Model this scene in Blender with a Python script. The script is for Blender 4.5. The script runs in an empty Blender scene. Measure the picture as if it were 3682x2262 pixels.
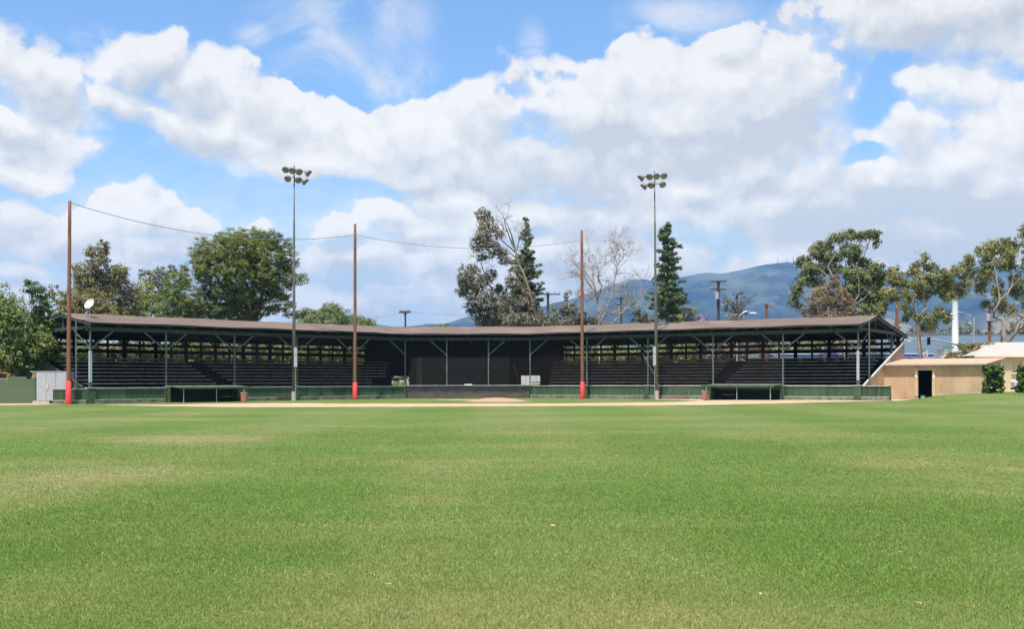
import bpy, math, random
import numpy as np
from mathutils import Vector, noise as mnoise
R = math.radians
random.seed(7); rng = np.random.default_rng(7)
scene = bpy.context.scene
COL = scene.collection

# ------------------------------------------------------------------ camera
F = 4300.0; CX = 1841.0; HY = 1370.0; EYE = 1.6; K = 0.0025     # photo pixels
cam_d = bpy.data.cameras.new("camera"); cam = bpy.data.objects.new("camera", cam_d)
COL.objects.link(cam); scene.camera = cam
cam_d.sensor_width = 36.0; cam_d.lens = F/3682*36; cam_d.shift_y = (HY-1131)/3682
cam_d.clip_start = 0.1; cam_d.clip_end = 30000
cam.location = (0, 0, EYE); cam.rotation_euler = (R(90), 0, 0)
cam.rotation_euler.rotate_axis('Z', -K)
def unroll(px, py): return py - K*(CX-px)
def P(px, py, Y):
    "photo pixel at depth Y -> world point"
    return Vector(((px-CX)/F*Y, Y, EYE+(HY-unroll(px, py))/F*Y))
def G(px, py):
    Y = EYE*F/(unroll(px, py)-HY); return ((px-CX)/F*Y, Y)

# ------------------------------------------------------------------ render settings
scene.render.engine = 'CYCLES'
scene.cycles.use_denoising = True
scene.cycles.max_bounces = 6; scene.cycles.diffuse_bounces = 3; scene.cycles.glossy_bounces = 2
scene.cycles.transparent_max_bounces = 12; scene.cycles.volume_bounces = 0
scene.cycles.caustics_reflective = False; scene.cycles.caustics_refractive = False
vs = scene.view_settings
vs.view_transform = 'Standard'; vs.look = 'None'; vs.gamma = 1; vs.use_curve_mapping = False
vs.exposure = 0.80

# ------------------------------------------------------------------ sun
SUN_EL = 66.0; SUN_ROT = 201.5
sd = Vector((math.sin(R(SUN_ROT))*math.cos(R(SUN_EL)), math.cos(R(SUN_ROT))*math.cos(R(SUN_EL)), math.sin(R(SUN_EL))))
sl = bpy.data.lights.new("sun", 'SUN'); sl.energy = 3.6; sl.angle = R(0.53); sl.color = (1, .955, .88)
so = bpy.data.objects.new("sun", sl); COL.objects.link(so); so.location = (0, -20, 60)
so.rotation_euler = sd.to_track_quat('Z', 'Y').to_euler()

# ------------------------------------------------------------------ node helper
class NT:
    def __init__(s, nt): s.nt = nt; s.n = nt.nodes; s.l = nt.links
    def node(s, t, **kw):
        n = s.n.new(t)
        for k, v in kw.items(): setattr(n, k, v)
        return n
    def set(s, sock, v):
        if v is None: return
        if isinstance(v, bpy.types.NodeSocket): s.l.new(v, sock)
        else:
            if sock.type == 'RGBA' and not isinstance(v, (int, float)) and len(v) == 3: v = (*v, 1)
            sock.default_value = v
    def m(s, op, a, b=None, c=None, clamp=False):
        n = s.node('ShaderNodeMath', operation=op, use_clamp=clamp)
        for i, v in enumerate((a, b, c)): s.set(n.inputs[i], v)
        return n.outputs[0]
    def v(s, op, a, b=None, sc=None):
        n = s.node('ShaderNodeVectorMath', operation=op)
        s.set(n.inputs[0], a); s.set(n.inputs[1], b)
        if sc is not None: s.set(n.inputs['Scale'], sc)
        return n.outputs['Value'] if op in ('LENGTH', 'DOT_PRODUCT', 'DISTANCE') else n.outputs['Vector']
    def ss(s, x, a, b, lo=0., hi=1.):
        n = s.node('ShaderNodeMapRange', interpolation_type='SMOOTHSTEP')
        for nm, v in zip(('Value', 'From Min', 'From Max', 'To Min', 'To Max'), (x, a, b, lo, hi)): s.set(n.inputs[nm], v)
        return n.outputs[0]
    def noise(s, vec, scale, detail=4, rough=.5, dist=0., dim='3D', lac=2., out=0):
        n = s.node('ShaderNodeTexNoise', noise_dimensions=dim)
        s.set(n.inputs['Vector'], vec); s.set(n.inputs['Scale'], scale); s.set(n.inputs['Detail'], detail)
        s.set(n.inputs['Roughness'], rough); s.set(n.inputs['Distortion'], dist); s.set(n.inputs['Lacunarity'], lac)
        return n.outputs[out]
    def mix(s, f, a, b, mode='MIX'):
        n = s.node('ShaderNodeMix', data_type='RGBA', blend_type=mode)
        s.set(n.inputs[0], f); s.set(n.inputs[6], a); s.set(n.inputs[7], b)
        return n.outputs[2]
    def comb(s, x, y, z=0.):
        n = s.node('ShaderNodeCombineXYZ')
        for i, v in enumerate((x, y, z)): s.set(n.inputs[i], v)
        return n.outputs[0]
    def sep(s, v):
        n = s.node('ShaderNodeSeparateXYZ'); s.set(n.inputs[0], v); return n.outputs

# ------------------------------------------------------------------ sky: Nishita air with fair weather cumulus
world = bpy.data.worlds.new("World"); scene.world = world; world.use_nodes = True
W = NT(world.node_tree); W.n.clear()
SC = 2461/3682; FK = F*SC/1000
def cpos(px, py):                     # position in a 2461 px wide copy of the photo -> sky direction coordinates
    u = math.atan((px-1230.5)/(F*SC)); v = (915.7-py)/(F*SC)*math.cos(u)
    return (u*FK, v*FK)
cf = bpy.data.node_groups.new("cloud_field", 'ShaderNodeTree')
cf.interface.new_socket('p', in_out='INPUT', socket_type='NodeSocketVector')
cf.interface.new_socket('f', in_out='OUTPUT', socket_type='NodeSocketFloat')
N = NT(cf); gi = N.node('NodeGroupInput'); go = N.node('NodeGroupOutput')
p = gi.outputs[0]
wn = N.noise(p, 3.2, 5, .55, out=1)
pw = N.v('ADD', p, N.v('SCALE', N.v('SUBTRACT', wn, (.5, .5, .5)), sc=.20))
# cx, cy, rx, ry, tilt(deg)
BL = [(90,190,190,105,-22),(0,290,190,60,0),(60,330,200,62,-5),(60,400,130,40,-8),(330,140,130,85,0),(400,120,90,75,0),(480,190,170,100,-30),
 (300,220,130,60,-20),(640,270,230,80,-28),(560,330,260,75,-22),(780,290,130,75,-10),(840,350,260,85,-12),(760,395,240,62,-10),(1000,350,220,110,0),(1160,290,150,85,0),
 (1130,400,330,110,0),(1420,260,260,150,8),(1600,200,230,125,0),(1760,190,260,125,0),(1900,230,220,130,0),(1700,340,460,170,0),(1480,400,420,130,0),
 (2250,60,360,140,0),(2330,230,190,90,0),(2400,330,240,140,0),(2200,330,180,80,0),(2180,450,360,120,0),(1900,500,520,110,0),(2150,590,500,90,0),
 (1550,530,420,90,0),(1100,480,190,60,0),(1180,560,170,60,0),(920,530,110,50,0),(1000,560,150,45,0),(820,560,90,30,0),(1000,640,260,70,0),(850,620,150,60,0),(900,720,220,60,0),(1120,720,200,80,0),(1400,620,300,90,0),(1550,650,330,80,0),
 (290,520,150,75,0),(420,560,120,55,-15),(60,520,110,70,0),(150,560,200,60,0),(330,600,240,45,0),(50,640,120,25,0),(600,620,180,45,0),(630,548,30,18,0),
 (0,740,140,40,0),(1250,520,260,80,0),(2300,400,260,90,0),(1650,470,300,70,0),(2000,650,420,50,0),(1300,690,200,40,0),(1750,90,90,40,0),(2420,500,200,120,0),(1000,435,200,40,0)]
def ell(N, vec, x, y, rx, ry, tl=0):
    "length of the vector scaled into an ellipse at x, y (tl: the rotation already applied to vec)"
    a = -R(tl); x, y = x*math.cos(a)-y*math.sin(a), x*math.sin(a)+y*math.cos(a)
    n = N.node('ShaderNodeVectorMath', operation='MULTIPLY_ADD'); N.set(n.inputs[0], vec)
    n.inputs[1].default_value = (1/rx, 1/ry, 0); n.inputs[2].default_value = (-x/rx, -y/ry, 0)
    return N.v('LENGTH', n.outputs[0])
a = R(20); rotd = {0: pw, -20: N.comb(N.v('DOT_PRODUCT', pw, (math.cos(a), -math.sin(a), 0)), N.v('DOT_PRODUCT', pw, (math.sin(a), math.cos(a), 0)))}
f = None
for cx, cy, rx, ry, tl in BL:
    x, y = cpos(cx, cy)
    g = ell(N, rotd[-20 if tl < -10 else 0], x, y, rx/1000, ry/1000, -20 if tl < -10 else 0)
    f = g if f is None else N.m('SMOOTH_MIN', f, g, .12)
f = N.m('SUBTRACT', 1., f)
# generic broken cloud outside the view
q = N.sep(p)
out = N.ss(N.m('ABSOLUTE', q[0]), 1.25, 1.6)
out = N.m('MAXIMUM', out, N.ss(q[1], .95, 1.2))
gen = N.m('MULTIPLY_ADD', N.noise(p, 1.1, 3, .5), 2.2, -1.05)
f = N.m('ADD', N.m('MULTIPLY', f, N.m('SUBTRACT', 1., out)), N.m('MULTIPLY', gen, out))
# blue holes
HL = [(2090,275,45,50),(2150,180,45,22),(2060,390,30,40),(1370,60,90,60),(700,60,90,50),(1120,170,70,40),(2430,190,60,24)]
for cx, cy, rx, ry in HL:
    x, y = cpos(cx, cy)
    f = N.m('SUBTRACT', f, N.m('MULTIPLY', N.ss(ell(N, pw, x, y, rx/1000, ry/1000), 1.5, .3), .34))
det = N.noise(N.v('ADD', p, N.v('SCALE', wn, sc=.08)), 6.0, 9, .60)
vo = N.node('ShaderNodeTexVoronoi', feature='SMOOTH_F1', voronoi_dimensions='2D'); N.set(vo.inputs['Vector'], N.v('ADD', p, N.v('SCALE', wn, sc=.12)))
vo.inputs['Scale'].default_value = 13; vo.inputs['Detail'].default_value = 1.5; vo.inputs['Roughness'].default_value = .55; vo.inputs['Smoothness'].default_value = .35
f = N.m('ADD', f, N.m('MULTIPLY', N.m('SUBTRACT', det, .5), 1.0))
f = N.m('SUBTRACT', f, N.m('MULTIPLY', vo.outputs['Distance'], .22))
f = N.m('ADD', f, .27)
N.set(go.inputs[0], f)

tc = W.node('ShaderNodeTexCoord'); d = W.sep(tc.outputs['Generated'])
u = W.m('MULTIPLY', W.m('ARCTAN2', d[0], d[1]), FK)
hl = W.m('SQRT', W.m('ADD', W.m('MULTIPLY', d[0], d[0]), W.m('MULTIPLY', d[1], d[1])))
vv = W.m('MULTIPLY', W.m('DIVIDE', d[2], W.m('MAXIMUM', hl, .05)), FK)
p0 = W.comb(u, vv, 0.)
def field(vec):
    g = W.node('ShaderNodeGroup'); g.node_tree = cf; W.set(g.inputs[0], vec); return g.outputs[0]
f0 = field(p0); f1 = field(W.v('ADD', p0, (-.012, .034, 0)))
relief = W.m('SUBTRACT', f0, f1)
soft = W.ss(W.noise(p0, 2.3, 3), .35, .65, .30, .95)
soft = W.m('MULTIPLY', soft, W.ss(relief, .0, .20, 1., .42))
alpha = W.ss(f0, 0.0, soft)
# thin wisps high in the blue
ws = W.noise(W.v('MULTIPLY', p0, (1.0, 1.0, 1)), 3.4, 8, .62, .9)
wm = None
for cx, cy, rx, ry in [(800,90,190,140),(900,60,150,110),(950,190,120,110),(1280,110,40,70),(1640,40,190,60),(620,80,60,40),(1930,60,120,60),(500,310,260,60),(130,80,160,40),(1000,560,500,190),(300,680,420,120)]:
    x, y = cpos(cx, cy); g = ell(W, p0, x, y, rx/1000, ry/1000); wm = g if wm is None else W.m('MINIMUM', wm, g)
wisp = W.m('MULTIPLY', W.m('MULTIPLY', W.ss(ws, .40, .68), W.ss(wm, 1.3, .2)), .72)
alpha = W.m('MAXIMUM', alpha, wisp)
# milky band of far cloud near the horizon
far = W.noise(W.v('MULTIPLY', p0, (1.0, 1.9, 1)), 4.6, 8, .6)
band = W.m('MULTIPLY', W.ss(vv, .60, .20), W.ss(far, .44, .56, .62, 1.))
alpha = W.m('MAXIMUM', alpha, W.m('MULTIPLY', band, .95))
# grey undersides where the cloud is deep
thick = W.ss(f1, .15, .95)
lown = W.noise(p0, 2.6, 4, .5)
gm = None; pg = W.v('ADD', p0, W.v('SCALE', W.v('SUBTRACT', W.noise(p0, 4, 4, out=1), (.5, .5, .5)), sc=.16))
for cx, cy, rx, ry, st in [(1650,350,360,70,1.1),(1500,400,260,50,.5),(2250,540,360,75,1.5),(2300,90,260,80,.55),(1900,470,260,40,.7),(1330,465,160,45,.6),(1130,450,150,25,.5),(330,590,190,30,.6),(60,550,80,30,.5),(1750,590,240,40,.6),(600,330,150,30,.35),(850,440,150,25,.4),(1480,560,200,50,.5),(950,640,150,30,.4),(2400,430,80,50,.4),(150,350,120,25,.35)]:
    x, y = cpos(cx, cy); g = W.m('MULTIPLY', W.m('SUBTRACT', ell(W, pg, x, y, rx/1000, ry/1000), 1.5), st); gm = g if gm is None else W.m('MINIMUM', gm, g)
grey = W.m('ADD', W.m('MULTIPLY', W.m('MULTIPLY', thick, W.ss(lown, .35, .65)), .52), W.ss(gm, .05, -1.25, 0., .72))
fine = W.noise(W.v('ADD', p0, W.v('SCALE', W.noise(p0, 9, 3, out=1), sc=.05)), 11, 6, .6)
grey = W.m('ADD', grey, W.m('MULTIPLY', relief, -.62))
grey = W.m('ADD', grey, W.m('MULTIPLY', W.m('SUBTRACT', fine, .5), 1.25))
vb = W.node('ShaderNodeTexVoronoi', feature='SMOOTH_F1', voronoi_dimensions='2D'); W.set(vb.inputs['Vector'], pg)
vb.inputs['Scale'].default_value = 14; vb.inputs['Detail'].default_value = 2; vb.inputs['Roughness'].default_value = .6; vb.inputs['Smoothness'].default_value = .5
grey = W.m('ADD', grey, W.m('MULTIPLY', W.m('SUBTRACT', vb.outputs['Distance'], .30), .42))
grey = W.m('ADD', grey, W.m('MULTIPLY', W.ss(vv, .50, .2), W.ss(far, .60, .46, -.40, .25)))
grey = W.m('MAXIMUM', W.m('MINIMUM', grey, 1.), 0.)
CW = 0.535                                    # cloud radiance (before exposure)
ccol = W.mix(grey, (CW*1.07, CW*1.035, CW*.985), (CW*.665, CW*.69, CW*.71))
sky = W.node('ShaderNodeTexSky', sky_type='NISHITA'); sky.sun_disc = False
sky.sun_elevation = R(SUN_EL); sky.sun_rotation = R(SUN_ROT); sky.altitude = 50; sky.air_density = 1.0; sky.dust_density = 0.35; sky.ozone_density = 2.0
skc = W.v('MINIMUM', W.v('MULTIPLY', sky.outputs[0], (.84, 1.0, 1.13)), (4.6, 5.6, 6.6))
bs = W.node('ShaderNodeBackground'); W.set(bs.inputs[0], skc); bs.inputs[1].default_value = 0.105
ccol = W.mix(W.ss(vv, .9, .1), ccol, W.mix(1, ccol, (1.05, 1.0, .90), 'MULTIPLY'))
bc = W.node('ShaderNodeBackground'); W.set(bc.inputs[0], ccol); W.set(bc.inputs[1], W.ss(vv, 1.1, .05, 1.0, 1.41))
ms = W.node('ShaderNodeMixShader'); W.set(ms.inputs[0], alpha); W.l.new(bs.outputs[0], ms.inputs[1]); W.l.new(bc.outputs[0], ms.inputs[2])
wo = W.node('ShaderNodeOutputWorld'); W.l.new(ms.outputs[0], wo.inputs[0])
world.cycles.sampling_method = 'MANUAL'; world.cycles.sample_map_resolution = 512

# ================================================================== helpers
BASE = {}
def tag(o, label=None, cat=None, group=None, kind=None):
    if label: o['label'] = label
    if cat: o['category'] = cat
    if group: o['group'] = group
    if kind: o['kind'] = kind
    return o
def thing(name, loc, label, cat, group=None):
    o = bpy.data.objects.new(name, None); COL.objects.link(o); o.empty_display_size = .3
    loc = Vector(loc); o.location = loc; BASE[o.name] = loc
    return tag(o, label, cat, group)
class MB:
    def __init__(s): s.v = []; s.f = []
    def poly(s, pts): 
        i = len(s.v); s.v += [Vector(p) for p in pts]; s.f.append(tuple(range(i, i+len(pts)))); return s
    def prism(s, pts, ext):
        "closed polygon pts swept by vector ext"
        i = len(s.v); n = len(pts); ext = Vector(ext)
        s.v += [Vector(p) for p in pts] + [Vector(p)+ext for p in pts]
        s.f.append(tuple(range(i+n-1, i-1, -1))); s.f.append(tuple(range(i+n, i+2*n)))
        for k in range(n): a = i+k; b = i+(k+1) % n; s.f.append((a, b, b+n, a+n))
        return s
    def box(s, c, sz, ang=0):
        c = Vector(c); ca, sa = math.cos(ang), math.sin(ang); hx, hy, hz = [k/2 for k in sz]
        pts = [c+Vector((x*ca-y*sa, x*sa+y*ca, -hz)) for x, y in ((-hx, -hy), (hx, -hy), (hx, hy), (-hx, hy))]
        return s.prism(pts, (0, 0, sz[2]))
    def beam(s, a, b, w, h):
        a, b = Vector(a), Vector(b); t = (b-a).normalized()
        up = Vector((0, 0, 1)) if abs(t.z) < .98 else Vector((0, 1, 0))
        x = t.cross(up).normalized(); y = x.cross(t).normalized()
        return s.prism([a-x*w/2-y*h/2, a+x*w/2-y*h/2, a+x*w/2+y*h/2, a-x*w/2+y*h/2], b-a)
    def tube(s, pts, rad, n=8, cap=True):
        pts = [Vector(p) for p in pts]; i0 = len(s.v); m = len(pts)
        if not hasattr(rad, '__len__'): rad = [rad]*m
        pr = None
        for k, p in enumerate(pts):
            t = (pts[min(k+1, m-1)]-pts[max(k-1, 0)])
            t = t.normalized() if t.length > 1e-9 else Vector((0, 0, 1))
            if pr is None: pr = t.cross(Vector((0, 0, 1)) if abs(t.z) < .9 else Vector((0, 1, 0))).normalized()
            else: pr = (pr-t*pr.dot(t)).normalized()
            q = t.cross(pr)
            for j in range(n):
                a = 2*math.pi*j/n; s.v.append(p+(pr*math.cos(a)+q*math.sin(a))*rad[k])
        for k in range(m-1):
            for j in range(n):
                a = i0+k*n+j; b = i0+k*n+(j+1) % n; s.f.append((a, b, b+n, a+n))
        if cap: s.f.append(tuple(range(i0+n-1, i0-1, -1))); s.f.append(tuple(range(i0+(m-1)*n, i0+m*n)))
        return s
    def build(s, name, mat, parent=None, loc=None, smooth=False):
        if parent is not None: b = BASE[parent.name]
        elif loc is not None: b = Vector(loc)
        else: b = Vector((0, 0, 0))
        me = bpy.data.meshes.new(name); me.from_pydata([v-b for v in s.v], [], s.f); me.validate(); me.update()
        me.materials.append(mat)
        o = bpy.data.objects.new(name, me); COL.objects.link(o)
        if smooth:
            for p_ in me.polygons: p_.use_smooth = True
        if parent is not None: o.parent = parent
        else: o.location = b
        BASE[o.name] = b
        return o

# ------------------------------------------------------------------ numpy noise
_tab = rng.random((256, 256))
def vnoise(x, y):
    xi = np.floor(x).astype(int); yi = np.floor(y).astype(int); fx = x-xi; fy = y-yi
    fx = fx*fx*(3-2*fx); fy = fy*fy*(3-2*fy)
    g = lambda a, b: _tab[a % 256, b % 256]
    return (g(xi, yi)*(1-fx)+g(xi+1, yi)*fx)*(1-fy)+(g(xi, yi+1)*(1-fx)+g(xi+1, yi+1)*fx)*fy
def fbm(x, y, o=5, r=.5):
    s = 0; a = 1; t = 0
    for k in range(o): s = s+a*vnoise(x*2**k+17.3*k, y*2**k-9.1*k); t += a; a *= r
    return s/t

# ================================================================== materials
def new_mat(name):
    m = bpy.data.materials.new(name); m.use_nodes = True; T = NT(m.node_tree)
    b = m.node_tree.nodes['Principled BSDF']; b.inputs['Specular IOR Level'].default_value = .3
    return m, T, b
def mat(name, col, rough=.7, var=.25, scale=3., col2=None, stretch=(1, 1, 1), bump=0., bscale=30., metal=0., f2=(.45, .62), spec=.3, col3=None, scale3=1.2, f3=(.55, .72)):
    m, T, b = new_mat(name)
    tc = T.node('ShaderNodeTexCoord').outputs['Object']
    st = T.v('MULTIPLY', tc, stretch)
    n1 = T.noise(st, scale, 6, .6)
    c = T.mix(T.ss(n1, .25, .75), tuple(k*(1-var) for k in col), tuple(min(1, k*(1+var)) for k in col))
    if col2: c = T.mix(T.ss(T.noise(T.v('ADD', st, (7, 3, 1)), scale*.8, 6, .62), *f2), c, col2)
    if col3: c = T.mix(T.ss(T.noise(T.v('ADD', tc, (1, 9, 4)), scale3, 6, .65), *f3), c, col3)
    T.set(b.inputs['Base Color'], c)
    rr = T.ss(n1, .2, .8, max(0, rough-.12), min(1, rough+.12)); T.set(b.inputs['Roughness'], rr)
    b.inputs['Metallic'].default_value = metal; b.inputs['Specular IOR Level'].default_value = spec
    if bump:
        bn = T.node('ShaderNodeBump'); bn.inputs['Strength'].default_value = bump; bn.inputs['Distance'].default_value = .02
        T.set(bn.inputs['Height'], T.noise(st, bscale, 5, .6)); T.set(b.inputs['Normal'], bn.outputs[0])
    return m
def leaf_mat(name, cols, trans=.25, scale=.35, rough=.6):
    "cols: 3 leaf colours; varies leaf by leaf and clump by clump"
    m, T, b = new_mat(name)
    g = T.node('ShaderNodeNewGeometry'); tc = T.node('ShaderNodeTexCoord').outputs['Object']
    r = g.outputs['Random Per Island']
    big = T.noise(tc, scale, 4, .6)
    x = T.m('ADD', T.m('MULTIPLY', r, .5), T.ss(big, .3, .7, 0., .6))
    rp = T.node('ShaderNodeValToRGB'); T.set(rp.inputs[0], x)
    e = rp.color_ramp.elements; e[0].position = .1; e[0].color = (*cols[0], 1); e[1].position = .95; e[1].color = (*cols[2], 1)
    k = e.new(.5); k.color = (*cols[1], 1)
    T.set(b.inputs['Base Color'], rp.outputs[0]); b.inputs['Roughness'].default_value = rough; b.inputs['Specular IOR Level'].default_value = .35
    tr = T.node('ShaderNodeBsdfTranslucent'); T.set(tr.inputs[0], T.mix(1, rp.outputs[0], (1.1, 1.25, .6), 'MULTIPLY'))
    mx = T.node('ShaderNodeMixShader'); mx.inputs[0].default_value = trans
    T.l.new(b.outputs[0], mx.inputs[1]); T.l.new(tr.outputs[0], mx.inputs[2])
    T.l.new(mx.outputs[0], m.node_tree.nodes['Material Output'].inputs[0])
    return m
M = {}
M['roof'] = mat('brown_shingle', (.170, .122, .096), .9, .25, 9, bump=.5, bscale=25, col2=(.135, .096, .075), f2=(.5, .7), col3=(.215, .155, .12), scale3=.35, f3=(.45, .65))
M['roof_edge'] = mat('dark_roof_edge', (.045, .045, .045), .8)
M['timber'] = mat('dark_green_timber', (.040, .062, .055), .75, .35, 4, stretch=(1, 1, 1), col2=(.11, .13, .115), f2=(.55, .75))
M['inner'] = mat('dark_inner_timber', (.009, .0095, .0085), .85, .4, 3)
M['post'] = mat('weathered_green_post', (.10, .13, .125), .6, .3, 6, stretch=(1, 1, .3), col2=(.20, .23, .22), f2=(.5, .7))
M['sleeve'] = mat('pale_post_sleeve', (.36, .42, .44), .6, .15, 4)
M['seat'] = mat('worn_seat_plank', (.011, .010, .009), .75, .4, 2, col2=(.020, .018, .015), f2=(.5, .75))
M['seat_edge'] = mat('worn_lit_seat_edge', (.30, .285, .25), .75, .4, 1.5, col2=(.15, .15, .13), f2=(.5, .7))  # worn front edge, with the light it catches painted in as a paler colour
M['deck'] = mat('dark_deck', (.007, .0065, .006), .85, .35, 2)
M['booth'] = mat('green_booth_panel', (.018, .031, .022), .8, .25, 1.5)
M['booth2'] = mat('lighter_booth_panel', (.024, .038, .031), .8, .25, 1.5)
def boards(name, col, dirt, sx=5.5, spread=.3, gd=.55):
    m, T, b = new_mat(name)
    tc = T.node('ShaderNodeTexCoord').outputs['Object']; s = T.sep(tc)
    al = T.m('ADD', T.m('MULTIPLY', s[0], .83), T.m('MULTIPLY', s[1], -.57)); 
    bd = T.m('FRACT', T.m('MULTIPLY', al, sx)); gap = T.m('LESS_THAN', bd, .07)
    wn = T.node('ShaderNodeTexWhiteNoise', noise_dimensions='1D'); T.set(wn.inputs['W'], T.m('FLOOR', T.m('MULTIPLY', al, sx)))
    c = T.mix(wn.outputs['Value'], tuple(k*(1-spread) for k in col), tuple(k*(1+spread) for k in col))
    c = T.mix(T.ss(T.noise(T.v('MULTIPLY', tc, (1, 1, .25)), 3.5, 6, .65), .5, .7, 0., .75), c, dirt)
    c = T.mix(T.ss(T.noise(T.v('MULTIPLY', tc, (1, 1, .6)), .55, 3, .5), .4, .65, 0., .5), c, tuple(k*1.5 for k in col))
    c = T.mix(T.m('MULTIPLY', gap, gd), c, tuple(k*.35 for k in col))
    T.set(b.inputs['Base Color'], c); b.inputs['Roughness'].default_value = .75
    bn = T.node('ShaderNodeBump'); bn.inputs['Strength'].default_value = .4; bn.inputs['Distance'].default_value = .015
    T.set(bn.inputs['Height'], T.m('SUBTRACT', 1., gap)); T.set(b.inputs['Normal'], bn.outputs[0])
    return m
M['wall'] = boards('green_wall_boards', (.048, .086, .043), (.028, .050, .030))
M['pillar'] = mat('green_wall_pillar', (.050, .088, .048), .7, .25, 3, col2=(.07, .108, .066), col3=(.30, .20, .12), scale3=3, f3=(.68, .78))
M['ledge'] = mat('pale_ledge', (.50, .52, .44), .8, .2, 5, col2=(.2, .27, .2), f2=(.55, .7))
M['plinth'] = mat('stained_plinth', (.10, .14, .10), .85, .3, 3, col2=(.26, .22, .16), f2=(.42, .6))
M['block'] = None
m, T, b = new_mat('green_block_wall')
tc = T.node('ShaderNodeTexCoord').outputs['Object']
br = T.node('ShaderNodeTexBrick'); T.set(br.inputs['Vector'], T.comb(T.sep(tc)[0], T.sep(tc)[2], 0.))
br.inputs['Scale'].default_value = 1; br.inputs['Brick Width'].default_value = .4; br.inputs['Row Height'].default_value = .2; br.inputs['Mortar Size'].default_value = .008
for k, c in enumerate(((.095, .140, .075, 1), (.112, .155, .085, 1), (.065, .10, .06, 1))): br.inputs[1+k].default_value = c
T.set(b.inputs['Base Color'], T.mix(T.ss(T.noise(tc, 1.6, 6, .65), .35, .7, 0., .7), br.outputs[0], (.075, .13, .075))); b.inputs['Roughness'].default_value = .8
M['block'] = m
M['pad'] = mat('black_wall_padding', (.028, .027, .028), .55, .3, 1.2, stretch=(1, 1, 2), bump=.6, bscale=3)
# dust thrown on the lower half of the padding
T = NT(M['pad'].node_tree); b = T.n['Principled BSDF']
src = b.inputs['Base Color'].links[0].from_socket; tc = T.node('ShaderNodeTexCoord').outputs['Object']
zz = T.m('ADD', T.sep(tc)[2], T.m('MULTIPLY', T.m('SUBTRACT', T.noise(T.v('MULTIPLY', tc, (1, 1, 3)), .9, 5, .6), .5), .9))
T.set(b.inputs['Base Color'], T.mix(T.ss(zz, .78, .30), src, (.12, .098, .085)))
M['wood_pole'] = mat('weathered_wood_pole', (.21, .095, .055), .8, .35, 5, stretch=(4, 4, .25), col2=(.33, .19, .12), f2=(.5, .7), bump=.3)
M['red'] = mat('red_pole_padding', (.66, .05, .05), .6, .10, 2, col2=(.55, .10, .09), f2=(.52, .75))
M['pole_dark'] = mat('dark_utility_pole', (.09, .065, .05), .85, .3, 5, stretch=(4, 4, .3))
M['steel'] = mat('grey_steel_pole', (.20, .185, .165), .5, .15, 2, metal=.3, col2=(.14, .13, .115), stretch=(1, 1, .2))
M['conc'] = mat('pale_concrete', (.48, .42, .35), .85, .15, 4, col2=(.55, .35, .22), f2=(.6, .75))
M['galv'] = mat('galvanised_metal', (.50, .51, .52), .4, .08, 2, metal=.6)
M['cab'] = mat('grey_painted_metal', (.40, .42, .45), .5, .06, 1.2, spec=.4)
M['white'] = mat('white_paint', (.62, .62, .61), .5, .05, 2)
M['beige'] = boards('tan_painted_boards', (.49, .335, .20), (.40, .26, .155), 6., .02, .22)
M['beige_roof'] = mat('tan_roof_felt', (.66, .37, .24), .85, .1, 2, col2=(.58, .34, .22))
M['cream'] = mat('cream_block', (.58, .46, .28), .8, .06, 2, stretch=(.3, .3, 3))
M['cream_trim'] = mat('cream_trim', (.80, .68, .46), .7, .05)
M['wroof'] = mat('white_roof', (.44, .41, .36), .8, .08, 4, stretch=(4, .5, 1))
M['broof'] = mat('blue_grey_metal_roof', (.115, .165, .205), .5, .12, 2, stretch=(3, .3, 1), metal=.2)
M['greyw'] = mat('grey_concrete_wall', (.22, .20, .17), .85, .2, 2, col2=(.30, .25, .19))
M['dirt'] = mat('infield_dirt', (.53, .37, .235), .95, .10, 2.0, col2=(.47, .32, .20), bump=.4, bscale=14, col3=(.60, .45, .31), scale3=.25, f3=(.5, .65))
M['mound'] = mat('mound_clay', (.42, .265, .155), .95, .2, 9, bump=1., bscale=9, col2=(.48, .32, .20))
M['asph'] = mat('asphalt', (.07, .07, .07), .9, .2, 3)
M['side'] = mat('pavement_concrete', (.55, .47, .38), .9, .1, 4)
M['brick'] = mat('red_brown_aggregate', (.36, .14, .09), .85, .35, 25, col2=(.5, .3, .2), f2=(.55, .65))
M['bark'] = mat('brown_bark', (.11, .085, .065), .9, .35, 4, stretch=(2, 2, .4))
M['pale_bark'] = mat('pale_gum_bark', (.30, .24, .19), .8, .25, 2.5, stretch=(1, 1, .3), col2=(.22, .16, .12), f2=(.5, .7))
M['bare'] = mat('pale_dead_bark', (.42, .36, .31), .85, .25, 2.5, stretch=(1, 1, .3), col2=(.27, .21, .17), f2=(.5, .7))
M['twig'] = mat('dry_twigs', (.30, .24, .20), .9, .25, 3)
M['black'] = mat('black_plastic', (.015, .015, .016), .5)
M['glass'] = mat('lamp_glass', (.22, .22, .165), .25, .15, 5, spec=.6)
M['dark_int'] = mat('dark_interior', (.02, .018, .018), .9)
M['blue'] = mat('blue_stripe', (.02, .07, .45), .4)
M['yellow'] = mat('yellow_bench_top', (.34, .22, .06), .7, .3, 5)
M['orange'] = mat('orange_tube', (.75, .22, .04), .5)
M['sign_green'] = mat('street_sign_green', (.01, .23, .12), .4)
M['cable'] = mat('dark_cable', (.22, .22, .23), .6)
M['tyre'] = mat('tyre_rubber', (.02, .02, .02), .8)
M['win'] = mat('dark_car_glass', (.03, .035, .04), .1, spec=.8)
M['redl'] = mat('red_lens', (.5, .03, .03), .3)
m, T, b = new_mat('backstop_netting')                       # open mesh too fine to see, as a thin veil
b.inputs['Base Color'].default_value = (.09, .07, .055, 1); b.inputs['Roughness'].default_value = .9
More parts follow.
